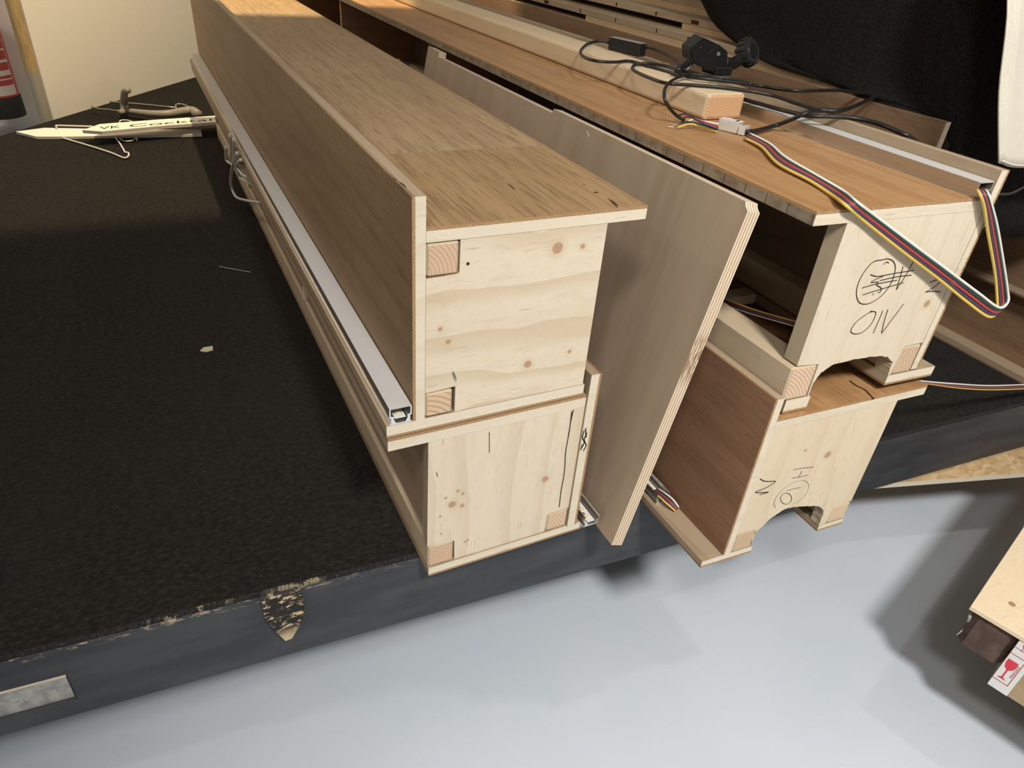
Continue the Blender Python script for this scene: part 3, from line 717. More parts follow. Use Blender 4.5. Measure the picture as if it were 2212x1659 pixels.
mk = [oval, [(1908, 571), (1915, 566), (1920, 568)], [(1880, 593), (1893, 597), (1908, 596), (1890, 604), (1882, 610), (1897, 609), (1893, 615), (1903, 622), (1902, 630), (1896, 632)],
      [(1903, 596), (1940, 589), (1974, 584)], [(1900, 606), (1936, 598), (1969, 594)], [(1862, 622), (1890, 614), (1938, 605)], [(1863, 637), (1885, 630), (1952, 610)], [(1884, 636), (1888, 635)],
      [(1951, 575), (1944, 600), (1936, 626)], [(1936, 626), (1955, 597), (1974, 563)]]
obj('marker_drawing', stroke_mesh(mk, NU, PU0, 0.0012), MAT['ink'], RU, label='crossed-out oval marker scrawl')
mk = [[(1886, 672), (1873, 678), (1850, 695), (1838, 714), (1845, 721), (1862, 718), (1880, 702), (1890, 684), (1891, 674), (1880, 672)], [(1907, 671), (1897, 695), (1886, 720)], [(1918, 668), (1910, 694), (1904, 720)], [(1904, 720), (1927, 690), (1952, 656)]]
obj('marker_letters', stroke_mesh(mk, NU, PU0, 0.0012), MAT['ink'], RU, label='handwritten marker letters OIV')
mk = [[(2008, 611), (2022, 605), (2037, 604)], [(2037, 604), (2018, 620), (1999, 631)], [(1999, 631), (2014, 629), (2031, 631)]]
obj('marker_number', stroke_mesh(mk, NU, PU0, 0.0013), MAT['ink'], RU, label='handwritten letter Z or figure 2')

# ------------------------------------------------------------------ leaning plywood sheet
sb, st_ = Vector((0.3292, 0, STZ)), Vector((0.4382, 0, 0.2731))
ang = math.atan2(st_.x-sb.x, st_.z-sb.z); H = (st_-sb).length
sheet = bpy.data.meshes.new('plywood_sheet')
bm = bmesh.new()
prof = [(-0.058, 0.0), (1.14, 0.0), (1.14, H), (1.06, H), (1.06, H-0.012), (0.475, H-0.010), (0.473, H-0.002), (-0.047, H), (-0.050, H-0.005), (-0.057, H-0.010)]
a = [bm.verts.new((0, y, z)) for y, z in prof]; b = [bm.verts.new((0.0185, y - (0.004 if y < 0 else 0), z)) for y, z in prof]
f = bm.faces.new(a); f.material_index = 0; f = bm.faces.new(b[::-1]); f.material_index = 0
for i in range(len(prof)):
    f = bm.faces.new((a[i], b[i], b[(i+1) % len(prof)], a[(i+1) % len(prof)])); f.material_index = 1
bmesh.ops.recalc_face_normals(bm, faces=bm.faces[:]); bm.to_mesh(sheet); bm.free()
sheet.materials.append(MAT['birch']); sheet.materials.append(MAT['plyedge'])
so = bpy.data.objects.new('plywood_sheet', sheet); COL.objects.link(so)
so.location = (sb.x, 0, STZ+ZO + 0.0036); so.rotation_euler = (0, ang, 0)
props(so, 'large birch plywood sheet leaning between the two stacks of box beams', 'plywood')

# ------------------------------------------------------------------ planed timber on the upper right box
tb = bm_box(0.6180, 0.7010, 0.2690, YR+0.2, 0.2962, 0.3390, 0.006, seg=2)
for f in tb.faces:
    f.normal_update(); f.material_index = 1 if abs(f.normal.y) > 0.9 else 0
tim = obj('planed_timber', tb, [MAT['timber'], MAT['timber_end']])
props(tim, 'long pale planed timber lying on the upper right box beam', 'timber')

# ------------------------------------------------------------------ stacks further right
def side_stack_box(name, label, x0, wdt, y0, y1, z0, z1, side=MAT['oak_dark'], ledge=0.045):
    T = thing(name, (x0+wdt/2, (y0+y1)/2, z0), label, 'box beam', 'oak veneered box beams')
    board(T, 'bottom_board', x0-ledge, x0+wdt, y0, y1, z0, z0+0.018, '-z', [side])
    board(T, 'side_board', x0, x0+0.0165, y0, y1, z0+0.0182, z1-0.0182, '-x', [side])
    board(T, 'top_board', x0, x0+wdt, y0, y1, z1-0.018, z1, '+z', [side])
    obj('end_board', bm_box(x0+0.0168, x0+wdt, y0+0.0005, y0+0.02, z0+0.0182, z1-0.0182), MAT['core'], T)
    return T
side_stack_box('box_beam', 'brown box beam standing lowest at the far right edge of the felt', 1.640, 0.24, -0.14, 2.4, STZ, -0.115)
side_stack_box('box_beam', 'brown box beam resting on the lowest one at the far right edge', 1.600, 0.28, -0.14, 2.4, -0.1148, 0.16, ledge=0.0)
# standing veneered board behind the upper right box
T = thing('standing_board', (1.008, 1.2, STZ), 'dark veneered board standing on edge behind the upper right box beam', 'board')
board(T, 'core_board', 1.000, 1.0165, 0.092, 2.6, STZ, 0.3225, '-x', [MAT['oak_dark']])
# three laminated panels stacked in steps behind it
def panel_stack(label, x0, x1, y0, y1, z0, strip_y):
    T = thing('laminated_panel', ((x0+x1)/2, (y0+y1)/2, z0), label, 'panel', 'laminated panels stacked behind the boxes')
    obj('spacer_strip', bm_box(x0, x0+0.03, y0, strip_y, z0, z0+0.0145), MAT['plystrip'], T)
    obj('spacer_strip', bm_box(x0+0.10, x0+0.13, y0, y1, z0, z0+0.0145), MAT['plystrip'], T)
    obj('top_panel', bm_box(x0-0.001, x1, y0, y1, z0+0.0147, z0+0.0315, 0.001), MAT['core_y'], T)
    for k in range(9):
        yy = y0 + 0.12 + k*0.19 + random.uniform(-0.03, 0.03)
        ln = random.choice((0.004, 0.006, 0.03))
        obj('edge_knot', bm_box(x0-0.0016, x0+0.001, yy, yy+ln, z0+0.018, z0+0.027), MAT['crack'], T)
    return T
base_st = thing('board_stack', (1.2, 1.2, STZ), 'stack of boards under the laminated panels behind the boxes', 'boards')
obj('stacked_board', bm_box(1.018, 1.30, 0.16, 2.6, STZ, 0.3225), MAT['core_y'], base_st)
panel_stack('lowest laminated panel right behind the standing dark board', 1.012, 1.30, 0.30, 2.6, 0.3227, 1.33)
panel_stack('middle laminated panel with a dark slot along its edge', 1.062, 1.32, 0.34, 2.6, 0.3545, 0.93)
panel_stack('topmost laminated panel of the stack by the black cloth', 1.130, 1.36, 0.40, 2.6, 0.3865, 1.30)

# ------------------------------------------------------------------ black cloth and white cloth
def loft(rings, nu=60, nv=26, closed=False, fold=0.012, seed=0.0):
    R_ = [spline(r, 8) for r in rings]
    n_ = len(R_[0]); bm = bmesh.new(); G = []
    cols = [spline([r[i] for r in R_], 6) for i in range(n_)]
    nv = len(cols[0])
    for i, c in enumerate(cols):
        row = []
        for j, p in enumerate(c):
            u = i/(n_-1); vv = j/(nv-1)
            d = mnoise.noise(Vector((u*9+seed, vv*1.6, seed)))*fold + mnoise.noise(Vector((u*23+seed, vv*3.0, seed+4)))*fold*0.4
            row.append(bm.verts.new(p + Vector((-0.75*d, -0.5*d, 0.25*d))))
        G.append(row)
    for i in range(n_-1):
        for j in range(nv-1):
            f = bm.faces.new((G[i][j], G[i+1][j], G[i+1][j+1], G[i][j+1])); f.smooth = True
    return bm
zb = lambda x, y, z: Vector((x, y, z))
base = [zb(1.55, 0.03, 0.10), zb(1.30, 0.045, 0.10), zb(1.12, 0.055, 0.12), zb(1.042, 0.070, 0.16), zb(1.024, 0.084, 0.300), zb(1.008, 0.16, 0.3265), zb(1.006, 0.28, 0.3268), zb(1.006, 0.40, 0.3330), zb(1.006, 0.55, 0.3400), zb(1.02, 0.68, 0.372), zb(1.10, 0.80, 0.42), zb(1.5, 0.85, 0.43)]
mid = [zb(1.55, 0.06, 0.34), zb(1.30, 0.06, 0.34), zb(1.13, 0.065, 0.34), zb(1.05, 0.09, 0.35), zb(1.025, 0.13, 0.365), zb(1.022, 0.22, 0.368), zb(1.010, 0.40, 0.375), zb(1.012, 0.58, 0.385), zb(1.020, 0.745, 0.405), zb(1.08, 0.88, 0.43), zb(1.22, 0.86, 0.46), zb(1.5, 0.90, 0.46)]
top = [zb(1.55, 0.12, 0.66), zb(1.35, 0.12, 0.66), zb(1.20, 0.13, 0.66), zb(1.12, 0.16, 0.66), zb(1.07, 0.22, 0.66), zb(1.06, 0.33, 0.66), zb(1.06, 0.47, 0.66), zb(1.05, 0.74, 0.66), zb(1.06, 1.02, 0.66), zb(1.16, 1.16, 0.66), zb(1.30, 1.06, 0.66), zb(1.55, 1.08, 0.66)]
cap = [Vector((1.40 + (p.x-1.40)*0.1, 0.6 + (p.y-0.6)*0.1, 0.74)) for p in top]
bm = loft([base, mid, top, cap], fold=0.010, seed=1.3)
from mathutils.bvhtree import BVHTree
bvh = BVHTree.FromBMesh(bm)
flecks = []
for a, b, r_ in ((1993, 4, 0.0045), (1998, 60, 0.0022), (1890, 120, 0.0006), (1760, 60, 0.0006)):
    h, nrm, _, _ = bvh.ray_cast(CAM, ray(a, b).normalized())
    if h: flecks.append((h, nrm if nrm.dot(CAM-h) > 0 else -nrm, r_))
bc = obj('black_cloth', bm, MAT['cloth'], smooth=True)
for h, nrm, r_ in flecks:
    obj('lint_fleck', bm_cyl(h + nrm*0.0034, nrm, r_, 0.0005, 7), MAT['white_card'], bc)
props(bc, 'big heap of black molton cloth draped over the stacked boards', 'cloth')
md = bc.modifiers.new('thick', 'SOLIDIFY'); md.thickness = 0.003; md.offset = 1
wb = [PY(2160, 352, -0.035), PY(2185, 361, -0.036), PY(2215, 363, -0.032), PY(2260, 365, -0.03), PY(2330, 372, -0.03)]
wm = [PY(2160, 200, -0.012), PY(2185, 200, -0.012), PY(2215, 200, -0.006), PY(2260, 200, 0.0), PY(2330, 200, 0.0)]
wt = [PY(2172, -40, 0.04), PY(2195, -40, 0.04), PY(2220, -40, 0.045), PY(2260, -40, 0.05), PY(2330, -40, 0.05)]
wc = [p + Vector((0.05, 0.12, 0.03)) for p in wt]
bm = loft([wb, wm, wt, wc], fold=0.004, seed=5.0)
wcl = obj('white_cloth', bm, MAT['cloth_w'], smooth=True); props(wcl, 'off-white cloth with a hemmed lower edge hanging beside the black cloth', 'cloth')
md = wcl.modifiers.new('thick', 'SOLIDIFY'); md.thickness = 0.003
hem = obj('hem', bm_tube([p + Vector((0, -0.001, 0.004)) for p in wb], 0.0018, 6), MAT['cloth_w'], wcl)
# lint flecks on the black cloth are part of it
# pale strip leaning behind the right edge of the upper right box
bm = bm_prism([(0.7790, 0.02), (0.7850, 0.02), (0.8230, 0.268), (0.7960, 0.268)], -0.142, -0.085)
o = obj('wood_strip', bm, MAT['core']); props(o, 'short pale wooden strip leaning against the right side of the upper right box beam', 'wood strip')

# ------------------------------------------------------------------ cables
WIRES = [('w_yellow', 0.0), ('w_blue', 0.25), ('w_red', 0.5), ('w_green', 0.75), ('w_white', 1.0)]
def ribbon(label, ya, wa, r=0.0019, n=6, group=None):
    ya = [Vector(p) for p in ya]; wa = [Vector(p) for p in wa]
    c = sum(ya, Vector())/len(ya)
    T = thing('ribbon_cable', (c.x, c.y, min(p.z for p in ya+wa)), label, 'cable', group)
    for mname, s in WIRES:
        pts = [a.lerp(b, s) for a, b in zip(ya, wa)]
        obj('wire', bm_tube(pts, r, 7, n), MAT[mname], T, smooth=True, label=mname[2:]+' wire')
    return T
zt = 0.2985
OF = lambda px, py, d: PP(px, py, NU, (0.455, Y0U-d, 0))
W_ = [PZ(1620, 289, 0.305), PZ(1663, 311, 0.307), PZ(1696, 339, 0.307), PZ(1757, 375, 0.305), PZ(1822, 413, 0.3025), OF(1850, 436, 0.006), OF(1886, 463, 0.006), OF(1967, 524, 0.009), OF(2047, 583.5, 0.012), OF(2112, 632, 0.022), OF(2157, 664, 0.030), OF(2177, 652, 0.024), OF(2176, 625, 0.018), OF(2167, 565, 0.014), OF(2154, 490, 0.010), OF(2142, 443.6, 0.010), OF(2133, 417.6, 0.005), PY(2120, 407, -0.140)]
Y_ = [PZ(1610, 299, 0.300), PZ(1646, 318, 0.301), PZ(1681, 354, 0.301), PZ(1750, 391, 0.300), PZ(1796, 421, 0.2995), OF(1826, 443, 0.006), OF(1866, 477, 0.006), OF(1948, 542, 0.009), OF(2028, 603, 0.012), OF(2090, 653, 0.022), OF(2135, 684, 0.033), OF(2153, 672, 0.026), OF(2153, 632, 0.018), OF(2148, 582, 0.014), OF(2134, 501.5, 0.010), OF(2126, 446.5, 0.010), OF(2115, 416, 0.005), PY(2104, 406, -0.140)]
ribbon('five-colour ribbon cable looping down in front of the upper right box beam', Y_, W_, 0.0021)
ribbon('short ribbon cable sagging inside the open side of the upper right box', [PX(1548, 641, 0.60), PX(1564, 645.6, 0.60), PX(1617, 665, 0.61), PX(1690, 687, 0.63), PX(1745, 700, 0.65)], [PX(1543, 653, 0.60), PX(1559, 656.5, 0.60), PX(1617, 675.7, 0.61), PX(1690, 697, 0.63), PX(1743, 711, 0.65)], 0.0016)
ribbon('thin ribbon cable running off to the right over the black felt', [PY(1960, 822, -0.09), PY(2005, 829, -0.09), PY(2070, 838, -0.08), PY(2140, 842, -0.07), PY(2230, 839, -0.06), PY(2330, 834, -0.05)], [PY(1958, 818, -0.09), PY(2000, 824, -0.09), PY(2070, 829.5, -0.08), PY(2140, 833, -0.07), PY(2230, 830, -0.06), PY(2330, 826, -0.05)], 0.0014)
ribbon('stub of ribbon cable sticking out of the lower LED channel', [(0.4555, 0.010, -0.2835), (0.4560, -0.010, -0.2780), (0.4600, -0.030, -0.2800), (0.470, -0.044, -0.2885)], [(0.4715, 0.012, -0.2835), (0.4720, -0.008, -0.2780), (0.4760, -0.026, -0.2790), (0.480, -0.040, -0.2870)], 0.0017)
# LED controller wrapped in a wrinkled label, with loose wire ends
ca = PZ(1553, 278, 0.2965); cb = PZ(1612, 292, 0.2965)
ctl = thing('led_controller', (ca.x, ca.y, 0.2962), 'small white labelled connector wrapped in clear film on the oak top', 'connector')
dirv = (cb-ca).normalized(); sidev = Vector((0, 0, 1)).cross(dirv)
def obox(c, d, s, l, wdt, z0, z1, bev=0.001, jit=0.0):
    bm = bm_box(0, l, -wdt/2, wdt/2, z0, z1, bev)
    for v in bm.verts:
        p = c + d*v.co.x + s*v.co.y; v.co = Vector((p.x + random.uniform(-jit, jit), p.y + random.uniform(-jit, jit), v.co.z + random.uniform(-jit, jit)))
    return bm
obj('connector_body', obox(ca, dirv, sidev, (cb-ca).length*0.72, 0.019, 0.2966, 0.3135, 0.0012, 0.0004), MAT['clear'], ctl)
lab = obj('label_paper', obox(ca + sidev*0.001, dirv, sidev, (cb-ca).length*0.74, 0.020, 0.3136, 0.3142, 0.0, 0.0), MAT['label'], ctl)
obj('printed_mark', obox(ca + dirv*0.026 - sidev*0.001, dirv, sidev, 0.0035, 0.0045, 0.3142, 0.3145, 0), MAT['ink'], lab)
obj('printed_mark', obox(ca + dirv*0.026 + sidev*0.0055, dirv, sidev, 0.0035, 0.0055, 0.3142, 0.3145, 0), MAT['ink'], lab)
obj('film_flap', obox(ca + dirv*(cb-ca).length*0.76, dirv, sidev, 0.011, 0.020, 0.2968, 0.3095, 0.0005, 0.0014), MAT['clear'], ctl)
for mn, lst in (('w_white', [(1552, 268, .308), (1520, 262, .308), (1498, 258, .303), (1478, 266, .300)]), ('w_red', [(1552, 274, .307), (1510, 260, .311), (1485, 252, .308), (1474, 258, .302)]),
                ('w_blue', [(1551, 278, .305), (1510, 262, .312), (1485, 247, .313), (1467, 248, .306)]), ('w_green', [(1551, 281, .302), (1520, 270, .303), (1490, 264, .304), (1470, 264, .301)]),
                ('w_yellow', [(1550, 284, .300), (1520, 275, .303), (1492, 268, .305), (1464, 275, .300)])):
    obj('wire', bm_tube([PZ(*q) for q in lst], 0.0015, 7), MAT[mn], ctl, smooth=True, label='loose %s wire end' % mn[2:])
for lst in ([(1466, 275, .300), (1455, 274, .299), (1443, 273, .299)], [(1478, 262, .301), (1466, 268, .300), (1456, 270, .299), (1448, 266, .299)], [(1468, 248, .306), (1464, 252, .303), (1464, 258, .300)]):
    obj('bare_wire_end', bm_tube([PZ(*q) for q in lst], 0.0007, 6), MAT['copper'], ctl, smooth=True)
# black cords
def cord(label, lst, r=0.0030, name='power_cord', cat='cord', group='black cords on the timber'):
    pts = [PZ(*q) for q in lst]
    o = obj(name, bm_tube(pts, r, 8, 8), MAT['cord'], smooth=True); props(o, label, cat, group)
    return o
zt = 0.3425
cord('black cord looping from the dimmer box back along the timber', [(1316, 92, zt+.010), (1290, 89, zt+.004), (1266, 97, zt), (1254, 112, zt), (1263, 124, zt), (1290, 132, zt), (1330, 134, zt), (1360, 132, zt), (1395, 141, zt), (1440, 153, zt), (1480, 165, zt+.002), (1530, 171, zt+.004), (1600, 180, zt), (1650, 187, zt-.004), (1720, 196, zt+.002), (1800, 195, zt), (1840, 198, .337), (1890, 205, .330), (1930, 215, .322)])
cord('black cord rising from the dimmer box to the small plug', [(1382, 102, zt+.010), (1410, 105, zt+.008), (1440, 118, zt+.006), (1458, 130, zt+.008), (1470, 146, zt+.008)], 0.0026)
cord('black cord hairpin on the edge of the timber', [(1372, 139, zt), (1366, 146, zt-.001), (1372, 154, zt), (1400, 167, zt), (1440, 180, zt), (1500, 184, zt), (1560, 189, zt), (1620, 197, zt), (1670, 207, zt-.003), (1715, 222, .337), (1770, 240, .334)], 0.0030)
cord('second black cord strand behind the loops', [(1372, 139, zt), (1400, 137, zt+.003), (1440, 144, zt+.003), (1475, 155, zt+.003), (1520, 163, zt+.004), (1575, 170, zt+.003), (1625, 182, zt)], 0.0030)
cord('black cord curving over the timber edge down to the loose wires', [(1560, 172, zt+.004), (1510, 162, zt+.006), (1480, 163, zt+.006), (1452, 174, zt+.006), (1437, 190, zt+.004), (1435, 210, .337), (1444, 230, .324), (1460, 248, .310), (1478, 260, .302)], 0.0028)
cord('thick black cord from the connector over the LED channel', [(1612, 285, .303), (1640, 281, .304), (1675, 271, .306), (1710, 258, .321), (1740, 245, .334), (1770, 238, .336), (1810, 240, .337), (1845, 230, .337), (1880, 214, .335), (1910, 203, .330), (1950, 196, .325)], 0.0036)
cord('black cord lying along the top edge of the rear side board', [(1600, 213, .325), (1640, 224, .324), (1690, 238, .324), (1745, 250, .331), (1800, 252, .3345), (1850, 256, .3350), (1900, 268, .334), (1950, 289, .331), (1975, 303, .322), (1990, 325, .300), (1995, 350, .27)], 0.0034)
cord('thin black cord leaving to the right behind the wooden strip', [(2150, 420, .270), (2180, 419, .262), (2200, 411, .258), (2230, 395, .255), (2290, 370, .25)], 0.0020)
# dimmer box
dm = thing('dimmer_box', tuple(PZ(1345, 112, 0.339)), 'small black inline dimmer box lying on the timber', 'dimmer')
c0 = PZ(1311, 108, 0.339); c1 = PZ(1378, 124, 0.339); d_ = (c1-c0).normalized(); s_ = Vector((0, 0, 1)).cross(d_)
obj('dimmer_case', obox(c0 + s_*0.012, d_, s_, (c1-c0).length, 0.022, 0.3395, 0.3640, 0.002), MAT['black'], dm)
obj('case_lid', obox(c0 + s_*0.012 + d_*0.002, d_, s_, (c1-c0).length-0.004, 0.020, 0.3641, 0.3655, 0.0006), MAT['grey_plastic'], dm)
# travel adapter: faceted block, pins, screw, round knob
ad = thing('plug_adapter', tuple(PZ(1540, 150, 0.332)), 'black faceted plug adapter with metal screw behind the timber', 'adapter')
def plate(pxs, yv, dep):
    pts = [PY(a, b, yv) for a, b in pxs]
    return pts, dep
poly = [(1491, 106), (1520, 81), (1555, 98), (1573, 112), (1571, 138), (1545, 158), (1525, 151), (1493, 132)]
A = [PY(a, b, 0.46) for a, b in poly]; bm = bmesh.new()
va = [bm.verts.new(p) for p in A]; vb = [bm.verts.new(p + Vector((0.018, 0.052, 0.0))) for p in A]
bm.faces.new(va); bm.faces.new(vb[::-1])
for i in range(8): bm.faces.new((va[i], vb[i], vb[(i+1) % 8], va[(i+1) % 8]))
bmesh.ops.bevel(bm, geom=bm.edges[:], offset=0.0022, segments=2, affect='EDGES')
obj('adapter_body', bm, MAT['black'], ad)
obj('ridge', bm_tube([PY(1522, 122, 0.4585), PY(1550, 99, 0.4585)], 0.0011, 6, 2), MAT['rubber'], ad)
obj('screw', bm_cyl(PY(1552, 117, 0.4595), (0, -1, 0.1), 0.0040, 0.0022, 16, 0.0030), MAT['alu_cut'], ad, label='shiny metal screw head')
obj('slot', obox(PY(1511, 103, 0.4590), Vector((0.94, 0, 0.34)), Vector((0, 1, 0)), 0.005, 0.001, PY(1511, 103, 0.459).z, PY(1511, 103, 0.459).z+0.0015, 0), MAT['alu'], ad)
bm = bmesh.new(); K = PY(1618, 112, 0.50); axk = Vector((0.22, -0.85, 0.48)).normalized()
bm_cyl(K - axk*0.012, axk, 0.029, 0.020, 28, 0.026, bm=bm, bevel=0.002)
kb = obj('round_knob', bm, MAT['rubber'], ad)
bm = bmesh.new(); s1 = axk.orthogonal().normalized(); s2 = axk.cross(s1)
for k in range(14):
    a = 2*math.pi*k/14; q = K + (s1*math.cos(a) + s2*math.sin(a))*0.0280
    bm_tube([q - axk*0.010, q + axk*0.006], 0.0018, 5, 2, bm=bm)
obj('knob_rib', bm, MAT['black'], kb)
obj('knob_cap', bm_cyl(K + axk*0.008, axk, 0.016, 0.003, 24, 0.014), MAT['black'], kb)
obj('adapter_neck', bm_tube([PY(1560, 135, 0.475), PY(1580, 138, 0.49), PY(1605, 125, 0.505)], 0.012, 10, 4), MAT['black'], ad, smooth=True)
obj('adapter_foot', bm_box(PY(1545, 160, 0.47).x-0.012, PY(1545, 160, 0.47).x+0.03, 0.455, 0.500, 0.3318, 0.347, 0.002), MAT['black'], ad)
sp_ = thing('small_plug', tuple(PZ(1475, 155, zt)), 'small black two-pin plug with bright pins beside the adapter', 'plug')
a0, a1 = PZ(1463, 152, 0.352), PZ(1490, 135, 0.356)
obj('plug_body', bm_tube([a0, a0.lerp(a1, 0.5), a1], lambda s: 0.0055+0.003*s, 8, 4), MAT['black'], sp_, smooth=True)
obj('plug_pin', bm_tube([a1 + Vector((0, 0, 0.004)), a1.lerp(PZ(1500, 127, 0.36), 1.0)], 0.0014, 6, 2), MAT['alu_cut'], sp_)
obj('plug_pin', bm_tube([PZ(1484, 150, 0.352), PZ(1494, 141, 0.356)], 0.0012, 6, 2), MAT['alu_cut'], sp_)

# white cable bundle hanging under the left box
T = thing('white_cable_bundle', tuple(PX(520, 380, -0.05)), 'loops of white cable hanging out on the left of the lower left box', 'cable')
for lst in ([(497, 290), (500, 330), (497, 352), (520, 362), (540, 372)], [(505, 300), (505, 345), (500, 372), (499, 400), (510, 425), (532, 433), (562, 438)],
            [(512, 330), (508, 352), (513, 372), (520, 385), (535, 393), (548, 400)], [(488, 318), (489, 345), (505, 357), (526, 366)], [(520, 345), (512, 358), (524, 377), (540, 384)]):
    obj('cable_loop', bm_tube([PX(a, b, -0.045 + 0.006*k) for k, (a, b) in enumerate(lst)], 0.0042, 8, 8), MAT['white_wire'], T, smooth=True)

# ------------------------------------------------------------------ things lying on the stage at the back left
zs = STZ
def slab(pxs, z, th, bmx=None):
    pts = [PZ(a, b, z) for a, b in pxs]; bm = bmesh.new()
    va = [bm.verts.new(p - Vector((0, 0, th))) for p in pts]; vb = [bm.verts.new(p) for p in pts]
    bm.faces.new(va[::-1]); bm.faces.new(vb); n_ = len(pts)
    for i in range(n_): bm.faces.new((va[i], va[(i+1) % n_], vb[(i+1) % n_], vb[i]))
    return bm
o = obj('card_strip', slab([(34, 284), (96, 276), (250, 279), (434, 280), (436, 290), (150, 295), (78, 295)], zs+0.012, 0.010), MAT['white_card'])
props(o, 'blank white card strip lying flat on the black felt', 'sign strip')
T = thing('lettered_strip', tuple(PZ(320, 275, zs+0.03)), 'white sign strip with black lettering resting on hangers', 'sign strip')
obj('strip_board', slab([(178, 281), (215, 268), (330, 259), (478, 249), (486, 262), (360, 271), (250, 281), (220, 284)], zs+0.055, 0.012), MAT['white_card'], T)
def text_bm(body, p0, p1, height, z, squash=1.0):
    cu = bpy.data.curves.new('txt', 'FONT'); cu.body = body; cu.size = 1.0
    to = bpy.data.objects.new('txt', cu); COL.objects.link(to)
    dg = bpy.context.evaluated_depsgraph_get(); me = bpy.data.meshes.new_from_object(to.evaluated_get(dg))
    bpy.data.objects.remove(to); bm = bmesh.new(); bm.from_mesh(me); bpy.data.meshes.remove(me); bpy.data.curves.remove(cu)
    xs = [v.co.x for v in bm.verts]; w0, w1 = min(xs), max(xs)
    d = (p1-p0); L = d.length; d.normalize(); s = height
    for v in bm.verts:
        v.co = p0 + d*((v.co.x-w0)/(w1-w0)*L) + s*v.co.y + Vector((0, 0, z))
    return bm
q0 = PZ(214, 279.5, zs+0.0555); q1 = PZ(470, 259.5, zs+0.0555); up_ = PZ(217, 270.5, zs+0.0555)-PZ(216, 279, zs+0.0555)
qa = q0.lerp(q1, 0.17); qb = q0.lerp(q1, 0.24)
obj('lettering', text_bm('VK', q0, qa, up_*0.95, 0.0), MAT['ink'], T, label='black capital letters VK')
obj('lettering', text_bm('Cocktail', qb, q1, up_*0.95, 0.0), MAT['ink'], T, label='black lettering Cocktail')
# wire hangers
def wire_px(name, label, lst, r, mat, cat, group=None):
    o = obj(name, bm_tube([PZ(a, b, z) for a, b, z in lst], r, 8, 6), mat, smooth=True); props(o, label, cat, group); return o
T = thing('wire_hanger', tuple(PZ(200, 310, zs)), 'thin white wire coat hanger lying in front of the card strips', 'hanger')
z1 = zs+0.006
obj('hanger_bar', bm_tube([PZ(a, b, z1) for a, b in [(118, 293), (190, 314), (240, 330), (264, 340), (272, 341), (278, 336), (277, 330), (270, 329), (268, 325), (259, 310), (250, 297), (256, 291), (262, 288)]], 0.0034, 8, 5), MAT['white_wire'], T, smooth=True)
obj('hanger_hook', bm_tube([PZ(a, b, z1) for a, b in [(259, 300), (270, 305), (285, 304), (294, 299), (296, 303), (292, 293), (284, 288)]], 0.0028, 8, 5), MAT['white_wire'], T, smooth=True)
T = thing('wire_hanger', tuple(PZ(160, 274, zs)), 'short end of a white wire hanger behind the blank card strip', 'hanger')
obj('hanger_bar', bm_tube([PZ(a, b, zs+0.02) for a, b in [(122, 275), (121, 272), (126, 271), (160, 272), (200, 273)]], 0.0032, 8, 4), MAT['white_wire'], T, smooth=True)
obj('hanger_hook', bm_tube([PZ(a, b, zs+0.02) for a, b in [(258, 264), (262, 260), (275, 260), (288, 264)]], 0.0030, 8, 4), MAT['white_wire'], T, smooth=True)
T = thing('plastic_hanger', tuple(PZ(340, 250, zs)), 'grey plastic clothes hanger with steel clip bar on the felt', 'hanger')
z2 = zs+0.03
obj('hanger_arm', bm_tube([PZ(a, b, z2) for a, b in [(258, 243), (275, 240), (300, 243), (330, 246), (365, 246), (395, 241), (415, 240), (427, 247)]], lambda s: 0.012+0.010*max(0, (s-0.15))*1.2, 10, 6), MAT['grey_plastic'], T, smooth=True)
obj('hanger_arm', bm_tube([PZ(270, 240, z2), PZ(268, 225, z2+0.02), PZ(268, 208, z2+0.06), PZ(270, 197, z2+0.085), PZ(277, 195, z2+0.095)], lambda s: 0.017-0.004*s, 10, 6), MAT['grey_plastic'], T, smooth=True)
obj('clip_bar', bm_tube([PZ(a, b, z2) for a, b in [(238, 220), (262, 222), (300, 225), (380, 233)]], 0.0045, 8, 4), MAT['steel'], T, smooth=True)
obj('clip', bm_tube([PZ(a, b, z2+0.004) for a, b in [(380, 234), (381, 226), (395, 226), (409, 232)]], 0.005, 6, 3), MAT['steel'], T, smooth=True)
obj('hook', bm_tube([PZ(a, b, z2) for a, b in [(256, 240), (235, 237), (218, 236), (206, 233), (198, 231)]], 0.0040, 8, 5), MAT['steel'], T, smooth=True)
o = obj('screw_nail', bm_tube([PZ(476, 576, zs+0.004), PZ(480, 577, zs+0.003), PZ(510, 583, zs+0.002), PZ(541, 588, zs+0.002)], lambda s: 0.0016 if s > 0.1 else 0.0032, 7, 4), MAT['steel'], smooth=True); props(o, 'thin bright nail lying on the black felt', 'nail')
o = obj('wood_chip', slab([(432, 757), (440, 750), (459, 747), (460, 755), (445, 759)], zs+0.003, 0.0025), MAT['chip_wood']); props(o, 'small pale wood chip lying alone on the black felt', 'wood chip')
bm = bmesh.new()
for k in range(60):
    x, y = random.uniform(-0.75, 1.5), random.uniform(0.07, 1.3) if random.random() < 0.7 else random.uniform(0.07, 0.2)
    if -0.06 < x < 0.9: x = random.uniform(-0.75, -0.08)
    s = random.uniform(0.0003, 0.0008); a = random.uniform(0, 3.1)
    v = [bm.verts.new((x + s*math.cos(a+q)*random.uniform(0.7, 2.0), y + s*math.sin(a+q), STZ+0.0006+random.uniform(0, .0008))) for q in (0, 2.1, 4.2)]
    bm.faces.new(v)
o = obj('sawdust', bm, MAT['chip_wood']); props(o, 'tiny pale sawdust flecks scattered over the black felt', 'sawdust', kind='stuff')
